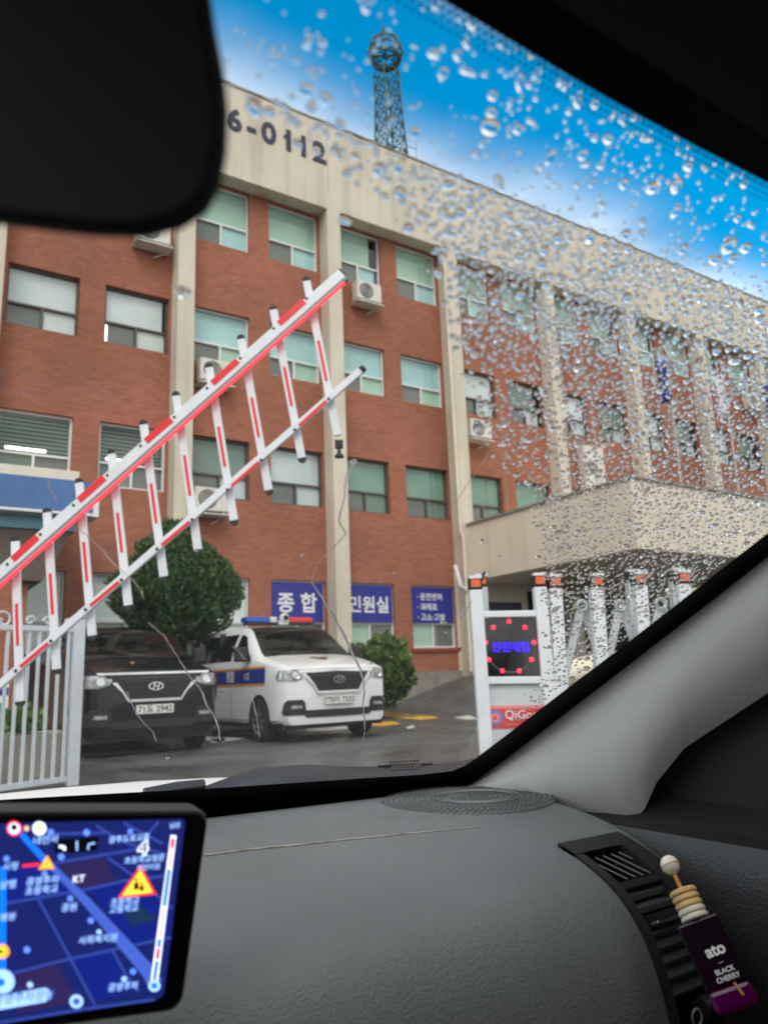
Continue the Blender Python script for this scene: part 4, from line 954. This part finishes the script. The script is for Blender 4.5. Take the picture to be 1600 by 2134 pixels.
for x0, x1 in ((-.62, -.12), (.14, .62)):
    MB().box(x0, x1, -.75, -.55, H-.7, H-.02).build('seat_back', 'seat_cloth', car, bevel=.05)
# outside: bonnet and scuttle panel
hy = [1.16, 1.3, 1.45, 1.6, 1.72, 1.8, 1.87, 1.93]; hz = [-.226, -.213, -.202, -.195, -.193, -.197, -.212, -.25]
MB().grid([[(x, y_, H+z_-.022*(max(0, abs(x)-.3)/.5)**2) for x in [-.85+.17*i for i in range(11)]] for y_, z_ in zip(hy, hz)]).build('bonnet', 'hood_paint', car, smooth=True, angle=180)
ct = [(395, 1652), (440, 1634), (480, 1619), (530, 1604), (580, 1597), (640, 1593), (720, 1597), (800, 1597), (880, 1594), (950, 1589), (1010, 1576), (1060, 1560)]
A_ = [onY(u, v, 1.10) for u, v in ct]
cw = MB().grid([[p+V((0, .03, -.006)) for p in A_], A_, [V((p.x, 1.06, p.z-.012)) for p in A_], [V((p.x, 1.02, wz(p.x, 1.02)-.02)) for p in A_]]).build('scuttle_panel', 'cowl', car, smooth=True)
MB().tube([onY(300, 1652, 1.09), onY(370, 1643, 1.09), onY(425, 1636, 1.09)], [.006, .009, .008], 8).build('wiper_arm', 'cowl', cw, smooth=True)

# rear view mirror
ol = [(425, -160), (436, -40), (450, 60), (468, 150), (477, 235), (474, 320), (460, 395), (430, 446), (380, 478), (300, 497), (200, 494), (80, 480), (-150, 450), (-400, 400), (-420, -250), (100, -260), (380, -230)]
DM = .19; m = MB()
cen = V((100, 120))
def mo(k, d, dy=0): return [at(cen.x+(u-cen.x)*k, cen.y+(v-cen.y)*k+dy, d) for u, v in ol]
rows = [mo(.90, DM-.001), mo(.95, DM-.004), mo(.985, DM-.001), mo(1.0, DM+.004), mo(.985, DM+.012), mo(.93, DM+.020), mo(.75, DM+.027)]
m.grid(rows, True); m.f.append(tuple(range(6*len(ol), 7*len(ol))))
M('mirror_black', (.003, .003, .003, 1), .8, spec=.2)
mir = m.build('rear_view_mirror', 'mirror_black', car, smooth=True, angle=60); lab(mir, 'dark rounded rear view mirror out of focus')
M('mirror_glass', (.07, .074, .07, 1), .6, 1.)
MB().add(mo(.91, DM-.0005), [tuple(range(len(ol)))]).build('mirror_glass', 'mirror_glass', mir)
MB().tube([at(60, 40, DM+.022), at(60, 0, DM+.04), V((at(60, 0, DM+.05).x, .255, wz(0, .255)-.002))], [.009, .009, .014], 8).build('mirror_stem', 'black_trim', mir, smooth=True)

# ------------------------------------------------------------------ navigation unit
TR_, BR_ = at(437, 1687, .45), at(388, 2105, .43); TL_ = at(0, 1688, .395)
nx_ = (TR_-TL_).normalized(); nn = nx_.cross((TR_-BR_).normalized()).normalized(); ny_ = nn.cross(nx_)
if nn.dot(FW) > 0: nn = -nn
def nv(u, v, lift=0.):
    r = ray(u, v); k_ = ((TR_+nn*lift)-C0).dot(nn)/r.dot(nn); return C0+r*k_
def zc(x, y, lift=.0): return nv(x/3.478, 1600+y/3.478, lift)
nb = nv(100, 1900); nav = empty('navigation_screen', (nb.x, nb.y, nb.z-.08), 'tablet sized navigation screen with blue map on the dashboard', 'navigation screen')
M('nav_body', (.03, .03, .032, 1), .55); M('nav_glass', (.004, .004, .005, 1), .12, spec=.5)
def nem(n, c, e=1.): return M('nav_'+n, (0, 0, 0, 1), .4, emit=s(*c), est=e)
nem('map', (18, 27, 84)); nem('block', (13, 26, 104)); nem('dusk', (36, 28, 70)); nem('park', (20, 40, 70)); nem('road', (58, 82, 168)); nem('street', (44, 62, 140)); nem('route', (10, 100, 255), 1.1); nem('white', (225, 232, 255), 1.1); nem('pale', (150, 190, 255)); nem('red', (235, 40, 60)); nem('yellow', (250, 205, 60), 1.05); nem('black', (4, 4, 8)); nem('ink', (20, 18, 10)); nem('peach', (225, 170, 150)); nem('orange', (250, 150, 40)); nem('dot', (90, 130, 255))
oc = [(437, 1687), (388, 2105)]
W_, Hh = .172, (TR_-BR_).length
def nl(x, y, lift): return TR_+nx_*(x-W_)+ny_*(y-Hh)+nn*lift      # local: x 0..W, y 0..H
def rrect(w0, w1, h0, h1, r, n=5):
    pts = []
    for cx_, cy_, a0 in ((w1-r, h1-r, 0), (w0+r, h1-r, pi/2), (w0+r, h0+r, pi), (w1-r, h0+r, 1.5*pi)):
        pts += [(cx_+cos(a0+pi/2*i/n)*r, cy_+sin(a0+pi/2*i/n)*r) for i in range(n+1)]
    return pts
out_ = rrect(0, W_, 0, Hh, .008); m = MB()
m.grid([[nl(x, y, -.018) for x, y in out_], [nl(x, y, -.002) for x, y in out_], [nl(W_/2+(x-W_/2)*.995, Hh/2+(y-Hh/2)*.985, 0) for x, y in out_]], True); m.f.append(tuple(range(2*len(out_), 3*len(out_)))); m.f.append(tuple(range(len(out_))))
m.build('casing', 'nav_body', nav, smooth=True)
MB().add([nl(W_/2+(x-W_/2)*.985, Hh/2+(y-Hh/2)*.955, .0008) for x, y in out_], [tuple(range(len(out_)))]).build('front_glass', 'nav_glass', nav)
ln = [nl(.5*W_, .03, -.018), nl(.5*W_, -.01, -.055)]; MB().tube(ln, .012, 8).build('mount', 'nav_body', nav)
LV = [.0012]
def poly(pts, nm, mat):
    LV[0] += .00002; return MB().add([zc(x, y, LV[0]) for x, y in pts], [tuple(range(len(pts)))]).build(nm, mat, scr if 'scr' in globals() else nav)
def lin(pts, w, nm, mat):
    LV[0] += .00002; rows = [[], []]
    for i, (x, y) in enumerate(pts):
        a, b = pts[max(i-1, 0)], pts[min(i+1, len(pts)-1)]; dx, dy = b[0]-a[0], b[1]-a[1]; l_ = math.hypot(dx, dy); ww = w[i] if isinstance(w, (list, tuple)) else w
        rows[0].append(zc(x-dy/l_*ww/2, y+dx/l_*ww/2, LV[0])); rows[1].append(zc(x+dy/l_*ww/2, y-dx/l_*ww/2, LV[0]))
    return MB().grid(rows).build(nm, mat, scr)
def dot(x, y, r, mat, nm='map_marker'): return poly([(x+cos(2*pi*i/14)*r, y+sin(2*pi*i/14)*r) for i in range(14)], nm, mat)
_p = [nl(.009, Hh-.010, .00122)]+[zc(x, y, .00122) for x, y in ((0, 405), (1240, 372), (1325, 372), (1342, 395), (1335, 470), (1200, 1560), (1185, 1650), (1120, 1690), (0, 1857))]+[nl(.009, .009, .00122)]
scr = MB().add(_p, [tuple(range(len(_p)))]).build('screen', 'nav_map', nav); LV[0] = .00124
poly([(0, 740), (400, 700), (590, 890), (0, 985)], 'map_block', 'nav_block'); poly([(640, 880), (980, 790), (1250, 1000), (1230, 1240), (960, 1280)], 'map_block', 'nav_block')
poly([(120, 1490), (420, 1420), (560, 1700), (130, 1780)], 'map_block', 'nav_dusk'); poly([(420, 700), (760, 650), (840, 830), (600, 880)], 'map_block', 'nav_dusk'); poly([(540, 1390), (800, 1330), (1000, 1600), (700, 1690)], 'map_block', 'nav_block')
poly([(900, 1060), (1000, 990), (1150, 1100), (960, 1150)], 'park', 'nav_park')
for p_ in ([(0, 990), (300, 940), (640, 880), (900, 820), (1230, 780)], [(60, 1500), (400, 1410), (860, 1310), (1240, 1230)], [(280, 950), (500, 1360), (690, 1720)], [(400, 690), (760, 630), (1000, 590)], [(700, 420), (900, 540), (1240, 640)], [(780, 650), (980, 790), (1250, 1020)], [(820, 1330), (920, 1510), (1010, 1620)], [(900, 400), (1180, 550)], [(0, 1850), (600, 1750), (1120, 1680)], [(1060, 500), (1150, 390)], [(400, 480), (760, 470)], [(-900, 1180), (0, 990)], [(-900, 1720), (60, 1500)], [(-500, 480), (-700, 1800)], [(-900, 760), (0, 700)]):
    lin(p_, 16, 'street', 'nav_street')
lin([(150, 470), (330, 670), (620, 960), (860, 1230), (1080, 1480), (1130, 1570)], [34, 46, 64, 84, 104, 108], 'main_road', 'nav_road')
lin([(165, 490), (335, 680)], 42, 'route', 'nav_route'); lin([(22, 720), (20, 1490)], 52, 'route', 'nav_route'); lin([(165, 712), (290, 700)], 20, 'route', 'nav_red')
lb_ = poly([(400, 518), (715, 500), (706, 600), (398, 624)], 'lane_box', 'nav_black')
lin([(470, 600), (468, 575), (430, 570)], 22, 'lane_arrow', 'nav_white'); lin([(560, 600), (560, 530)], 12, 'lane_arrow', 'nav_pale'); lin([(640, 595), (645, 555), (690, 545)], 12, 'lane_arrow', 'nav_pale')
poly([(1022, 702), (852, 948), (1136, 918)], 'warning_triangle', 'nav_red'); poly([(1020, 738), (885, 928), (1108, 904)], 'warning_triangle', 'nav_yellow')
for x, y, k_ in ((990, 830, 1.), (1030, 850, .8)):
    dot(x, y-18*k_, 12*k_, 'nav_ink', 'warning_figure'); poly([(x-16*k_, y), (x+16*k_, y), (x+20*k_, y+52*k_), (x-20*k_, y+55*k_)], 'warning_figure', 'nav_ink')
poly([(346, 632), (278, 738), (400, 732)], 'warning_triangle', 'nav_orange'); poly([(345, 660), (305, 722), (378, 718)], 'warning_triangle', 'nav_yellow'); dot(340, 700, 10, 'nav_ink')
lin([(1260, 490), (1118, 1560)], [40, 52], 'progress_bar', 'nav_white')
def pg_(t): return (1260+(1118-1260)*t, 490+(1560-490)*t)
for t0, t1, mt in ((.02, .08, 'nav_red'), (.08, .22, 'nav_peach'), (.23, .48, 'nav_route'), (.49, .69, 'nav_peach'), (.70, .76, 'nav_route'), (.765, .84, 'nav_red'), (.85, .99, 'nav_route')): lin([pg_(t0), pg_(t1)], 26, 'progress_segment', mt)
for x, y, r_, mt in ((370, 468, 24, 'dot'), (630, 470, 24, 'dot'), (946, 462, 20, 'dot'), (50, 660, 22, 'dot'), (446, 646, 24, 'dot'), (326, 768, 22, 'dot'), (512, 948, 22, 'dot'), (660, 1108, 22, 'dot'), (720, 1190, 18, 'pale'), (198, 1320, 24, 'dot'), (966, 1478, 22, 'dot'), (902, 1532, 20, 'pale'), (220, 1574, 22, 'pale')): dot(x, y, r_, 'nav_'+mt)
dot(288, 440, 50, 'nav_white'); dot(288, 436, 20, 'nav_yellow'); dot(105, 440, 56, 'nav_red'); dot(105, 440, 42, 'nav_white'); dot(105, 432, 24, 'nav_black'); dot(195, 440, 20, 'nav_peach')
dot(1120, 1580, 44, 'nav_pale'); dot(1120, 1580, 22, 'nav_route'); dot(556, 1694, 50, 'nav_pale'); dot(556, 1694, 26, 'nav_road'); dot(20, 1550, 90, 'nav_pale'); dot(8, 1555, 30, 'nav_route'); dot(18, 1332, 54, 'nav_orange'); dot(14, 1332, 36, 'nav_yellow'); dot(10, 1332, 16, 'nav_ink')
poly([(-200, 1690), (330, 1596), (365, 1612), (378, 1640), (360, 1680), (330, 1697), (-200, 1790)], 'address_pill', 'nav_pale')
def ntx(tx, x, y, sz, mat, fat=.01):
    LV[0] += .00002; X_ = (zc(x+200, y-18)-zc(x-200, y+18)).normalized(); text_mb(tx, zc(x, y, LV[0]), X_, nn.cross(X_), sz*.45/1600/3.478*1.08, fat=fat).build('map_text', mat, scr)
ntx('4', 1040, 585, 120, 'nav_white', .07); ntx('4', 1040, 585, 120, 'nav_map', -.0)
ntx('KT', 572, 808, 56, 'nav_white')
for tx, x, y, sz in (('내안사', 335, 525, 52), ('광주도로교통', 940, 515, 46), ('초등학교정문', 1050, 665, 46), ('어린이집', 1080, 722, 40), ('공영주차', 312, 822, 50), ('초등학교', 305, 890, 50), ('초등학교', 908, 970, 48), ('고등학교', 900, 1025, 48), ('공원', 505, 1015, 50), ('사회복지관', 715, 1245, 50), ('공영주차', 895, 1590, 50), ('상행', 60, 850, 50), ('병원', 60, 1085, 46), ('시청', 80, 718, 46), ('남은', 1270, 420, 40), ('공영주차장앞', 180, 1668, 60)):
    ntx(tx, x, y, sz, 'nav_pale' if tx != '공영주차장앞' else 'nav_road')

# ------------------------------------------------------------------ air freshener on the vent
M('wood_pale', s(226, 190, 132), .5, var=(60, .2)); M('wood_white', s(232, 224, 210), .55, var=(80, .15)); M('stick_wood', s(200, 140, 70), .5); M('bottle_black', (.010, .003, .009, 1), .12, coat=.15)
pm = M('perfume', (.5, .0, .36, 1), .04, coat=.5); pm.node_tree.nodes['Principled BSDF'].inputs['Transmission Weight'].default_value = .85
DF = .635
def fa(u, v, o=0.): return at(u, v, DF)-FW*o
vr = ray(1440, 1930).normalized(); ax = (fa(1392, 1830)-fa(1500, 2060)); ax = (ax-vr*(ax.dot(vr)-.12*ax.length)).normalized(); TB = fa(1450, 1918); px_ = DF/FPX; sd_ = ax.cross(FW).normalized()
if sd_.dot(RT) < 0: sd_ = -sd_
b0 = fa(1500, 2058); af = empty('air_freshener', b0, 'small perfume bottle with stacked wooden rings clipped on the side vent', 'air freshener')
BC = TB+ax*113*px_
MB().ball(BC, 20*px_, 18, 12).build('wooden_ball', 'wood_white', af, smooth=True)
MB().lathe([(20.3*px_, -1.2*px_), (20.5*px_, 0), (20.3*px_, 1.2*px_)], BC, ax, 24).build('ball_groove', 'stick_wood', af)
MB().tube([BC-ax*16*px_, TB+ax*50*px_], 4.5*px_, 8).build('stick', 'stick_wood', af, smooth=True)
MB().tube([BC-ax*14*px_+vr*.009, TB+ax*40*px_+vr*.009], 4*px_, 8).build('clip_wire', 'steel_grey', af, smooth=True)
for i in range(5):
    f = i/4; c = TB+ax*(56-50*f)*px_; r_ = 29*px_; h_ = 5.4*px_
    MB().lathe([(0, h_), (r_*.9, h_), (r_, h_*.5), (r_, -h_*.5), (r_*.9, -h_), (0, -h_)], c, ax, 24).build('wooden_ring', 'wood_pale' if i < 3 else 'wood_white', af, smooth=True)
T0 = TB; dn = -ax; fz = -vr; fz = (fz-dn*fz.dot(dn)).normalized(); sdv = dn.cross(fz).normalized(); sdv = sdv if sdv.dot(RT) > 0 else -sdv
def bx(w, h0, h1, z0, z1): return [T0+sdv*a+dn*h+fz*z for h in (h0, h1) for a, z in ((-w, z0), (w, z0), (w, z1), (-w, z1))]
MB().hexa(bx(43*px_, 2*px_, 124*px_, -.009, .009)).build('bottle', 'bottle_black', af, bevel=.0018)
MB().hexa(bx(43*px_, 124.5*px_, 164*px_, -.009, .009)).build('liquid', 'perfume', af, bevel=.0035)
MB().tube([T0+sdv*14*px_+dn*122*px_+fz*.0093, T0+sdv*20*px_+dn*146*px_+fz*.0095], 2.6*px_, 6).build('reed', 'stick_wood', af)
for tx, h_, sz, ft in (('ato', 62, 24, .03), ('—', 84, 9, .0), ('BLACK', 99, 10, .02), ('CHERRY', 112, 10, .02)):
    xd = (sdv-ax*-.0).normalized(); text_mb(tx, T0+dn*h_*px_+fz*.0095+sdv*8*px_, sdv, ax, sz*px_*1.25, fat=ft).build('bottle_print', 'letter_white', af)

# ------------------------------------------------------------------ water on the windscreen
def interp(tab, y):
    for (y0, a), (y1, b) in zip(tab, tab[1:]):
        if y <= y1: return a+(b-a)*max(0, (y-y0))/(y1-y0)
    return tab[-1][1]
LEFT = [(-100, 440), (180, 480), (300, 640), (420, 800), (520, 900), (700, 945), (800, 985), (950, 1040), (1060, 1110), (1200, 1120), (1400, 1135), (1500, 1060), (1620, 1010)]
EDGE = [(-100, 860), (0, 925), (222, 1300), (380, 1600), (700, 2000), (1107, 1600), (1342, 1300), (1495, 1100), (1605, 950), (1700, 900)]
rd = random.Random(21); drops = []
cell = {}
def far_ok(u, v, r):
    cu, cv = int(u//24), int(v//24)
    for a in (-1, 0, 1):
        for b in (-1, 0, 1):
            for (x, y, q) in cell.get((cu+a, cv+b), ()):
                if (x-u)**2+((y-v)*1.3)**2 < ((r+q)*.86)**2: return False
    cell.setdefault((cu, cv), []).append((u, v, r)); return True
tries = 0
while tries < 110000:
    tries += 1
    u, v = rd.uniform(430, 1640), rd.uniform(-20, 1600)
    le, ri = interp(LEFT, v), interp(EDGE, v)
    if v > 380 and u > ri-6: continue
    if v <= 380 and u > ri-18: continue
    nz_ = mnoise.noise(V((u/150, v/150, 3)))*.5+.5; n2 = mnoise.noise(V((u/55, v/55, 9)))*.5+.5
    skyline = 175+.405*(u-472)
    d = u-le
    edge = sst(-40, 110, d) if v < 1000 else sst(-6, 45, d)
    if v < skyline: dens = .03+.12*sst(900, 1300, u)*nz_; R_ = rd.choice((5, 6, 7, 8, 9, 12)) if rd.random() < .35 else rd.uniform(2.5, 5.5)
    elif v < 760: dens = (.30+.85*sst(.38, .62, nz_)*sst(880, 1000, u))*(.35 if u < 880 else 1); R_ = rd.uniform(3.4, 8) if rd.random() < .78 else rd.uniform(7, 14)
    elif v < 1000: dens = (.25+.6*sst(.35, .6, nz_)) if u < 1200 else .75; R_ = rd.uniform(2.8, 7) if rd.random() < .78 else rd.uniform(6, 11)
    else: dens = .55+.4*n2; R_ = rd.uniform(1.8, 5) if rd.random() < .78 else rd.uniform(4.5, 9)
    if v > 1440: dens *= .35; R_ = min(R_, 4.5)
    if rd.random() > dens*edge*(.45 if v < skyline else .8): continue
    if far_ok(u, v, R_): drops.append((u, v, R_))
# singles outside the dense field
for u, v, R_ in ((378, 612, 14), (390, 612, 11), (530, 228, 18), (560, 238, 14), (800, 352, 12), (724, 366, 10), (710, 285, 9), (700, 320, 11), (740, 330, 10), (720, 462, 13), (738, 965, 8), (630, 1160, 4), (822, 1195, 3), (410, 1150, 4), (1005, 1130, 7), (1040, 1162, 4), (350, 1583, 4), (362, 1606, 2), (900, 1548, 3), (775, 1385, 4), (815, 1372, 3), (925, 1300, 5), (930, 1320, 4), (640, 190, 14), (642, 95, 10), (655, 160, 8), (620, 130, 8), (690, 210, 7), (610, 205, 7), (670, 110, 7), (1022, 268, 21), (1080, 272, 12), (905, 115, 12), (955, 118, 11), (925, 155, 12), (975, 152, 11), (1085, 175, 13), (1205, 215, 12), (1435, 350, 12), (1360, 395, 15), (1410, 390, 16), (1520, 515, 19), (1490, 545, 14), (1555, 520, 14)):
    drops.append((u, v, R_))
drops.sort(key=lambda q: -q[2]*interp([(-100, .3), (400, .42), (1600, 1.1)], q[1]))
# shared dome meshes
domes = []
for k_ in range(10):
    rr = random.Random(50+k_); mb = MB(); n = 14; ph = [rr.uniform(0, 6.28) for _ in range(3)]; am = [rr.uniform(0, .10), rr.uniform(0, .09), rr.uniform(0, .05)]
    hgt = rr.uniform(.30, .44) if k_ < 4 else rr.uniform(.5, .72); rings = []
    for i, t_ in enumerate((1, .96, .86, .68, .45, .2)):
        z = hgt*math.sqrt(max(0, 1-t_*t_)); rings.append([V((t_*(1+sum(a*cos((j+2)*2*pi*q/n*1+p) for j, (a, p) in enumerate(zip(am, ph)))*t_)*cos(2*pi*q/n), t_*(1+sum(a*cos((j+2)*2*pi*q/n+p) for j, (a, p) in enumerate(zip(am, ph)))*t_)*sin(2*pi*q/n), z)) for q in range(n)])
    mb.grid(rings, True); mb.f.append(tuple(range(5*n, 6*n))); mb.f.append(tuple(range(n)))
    domes.append(mb)
dome_me = []
for mb in domes:
    me = bpy.data.meshes.new('raindrop'); me.from_pydata([tuple(p) for p in mb.v], [], mb.f)
    bm = bmesh.new(); bm.from_mesh(me); bmesh.ops.recalc_face_normals(bm, faces=bm.faces); bm.to_mesh(me); bm.free()
    me.materials.append(wm); me.shade_smooth(); me.set_sharp_from_angle(angle=radians(60)); dome_me.append(me)
rest = MB(); OFF = .0012
for i, (u, v, R_) in enumerate(drops):
    p = ws(u, v); n_ = wn(p.x, p.y); dist = (p-C0).dot(FW); r_ = R_*dist/FPX
    ang = rd.gauss(.55, .5); xt = (V((1, 0, 0))-n_*n_.x).normalized(); yt = n_.cross(xt); e1 = xt*cos(ang)+yt*sin(ang); e2 = n_.cross(e1); st_ = rd.uniform(1.0, 1.25) if rd.random() < .75 else rd.uniform(1.3, 1.9)
    mtx = Matrix(((e1.x*r_*st_, e2.x*r_/st_**.4, n_.x*r_, 0), (e1.y*r_*st_, e2.y*r_/st_**.4, n_.y*r_, 0), (e1.z*r_*st_, e2.z*r_/st_**.4, n_.z*r_, 0), (0, 0, 0, 1)))
    q = p+n_*OFF; mi = rd.randrange(4) if v < 175+.405*(u-472) else rd.randrange(4, 10)
    if i < 290:
        o = bpy.data.objects.new('raindrop', dome_me[mi]); COL.objects.link(o); o.parent = wsc; mtx.translation = q-car.location; o.matrix_local = mtx
    else:
        rest.add([(mtx @ w)+q for w in domes[mi].v], domes[mi].f)
o = rest.build('rain_spray', 'water', wsc, smooth=True, angle=60); o['kind'] = 'stuff'
print('drops', len(drops))
RUN = [([(740, 962), (722, 1000), (719, 1040), (706, 1088), (722, 1116), (690, 1150), (660, 1180), (650, 1215), (680, 1260), (715, 1320), (735, 1365), (752, 1400), (760, 1430), (757, 1470), (761, 1510), (757, 1560)], [5, 4, 3, 4, 4, 3, 2.5, 2.5, 4, 6, 5, 4, 3, 3, 3, 1.5]),
       ([(165, 1105), (205, 1140), (240, 1180), (270, 1205), (295, 1232), (300, 1252)], 2.5), ([(310, 1300), (340, 1325), (370, 1370), (395, 1410), (420, 1440), (430, 1470), (450, 1500), (460, 1546)], 3.2), ([(265, 1445), (285, 1490), (320, 1530), (325, 1548)], 2),
       ([(485, 1350), (500, 1362), (512, 1378)], 2.2), ([(525, 1450), (535, 1500), (541, 1537)], 1.8), ([(1046, 835), (1050, 960), (1060, 1072)], 2.6), ([(1018, 946), (990, 990), (950, 1050)], 2.), ([(1040, 1022), (1005, 1060), (985, 1078)], 2.), ([(120, 1045), (105, 1020), (100, 1000)], 2.), ([(545, 1590), (400, 1640)], .1), ([(984, 1255), (970, 1280), (958, 1295)], 2), ([(780, 1392), (768, 1420)], 2.2)]
for pts, w in RUN:
    P_ = []; W__ = []
    for i in range(len(pts)-1):
        for k_ in range(5):
            f = k_/5; P_.append((pts[i][0]+(pts[i+1][0]-pts[i][0])*f+rd.uniform(-1, 1)*1.4, pts[i][1]+(pts[i+1][1]-pts[i][1])*f))
            W__.append((w[i]+(w[i+1]-w[i])*f) if isinstance(w, list) else w)
    P_.append(pts[-1]); W__.append(W__[-1]*.6)
    if W__[0] < .5: continue
    rows = []
    for i, (u, v) in enumerate(P_):
        p = ws(u, v); a, b = ws(*P_[max(i-1, 0)]), ws(*P_[min(i+1, len(P_)-1)]); n_ = wn(p.x, p.y); sd_ = n_.cross((b-a).normalized()); wd = .5*W__[i]*(p-C0).dot(FW)/FPX*rd.uniform(.75, 1.25)
        q = p+n_*OFF; rows.append([q-sd_*wd, q-sd_*wd*.6+n_*wd*.3, q+n_*wd*.42, q+sd_*wd*.6+n_*wd*.3, q+sd_*wd])
    mb = MB().grid(rows, True); mb.f.append((4, 3, 2, 1, 0)); k_ = len(mb.v); mb.f.append(tuple(range(k_-5, k_)))
    mb.build('water_trickle', 'water', wsc, smooth=True, angle=50)
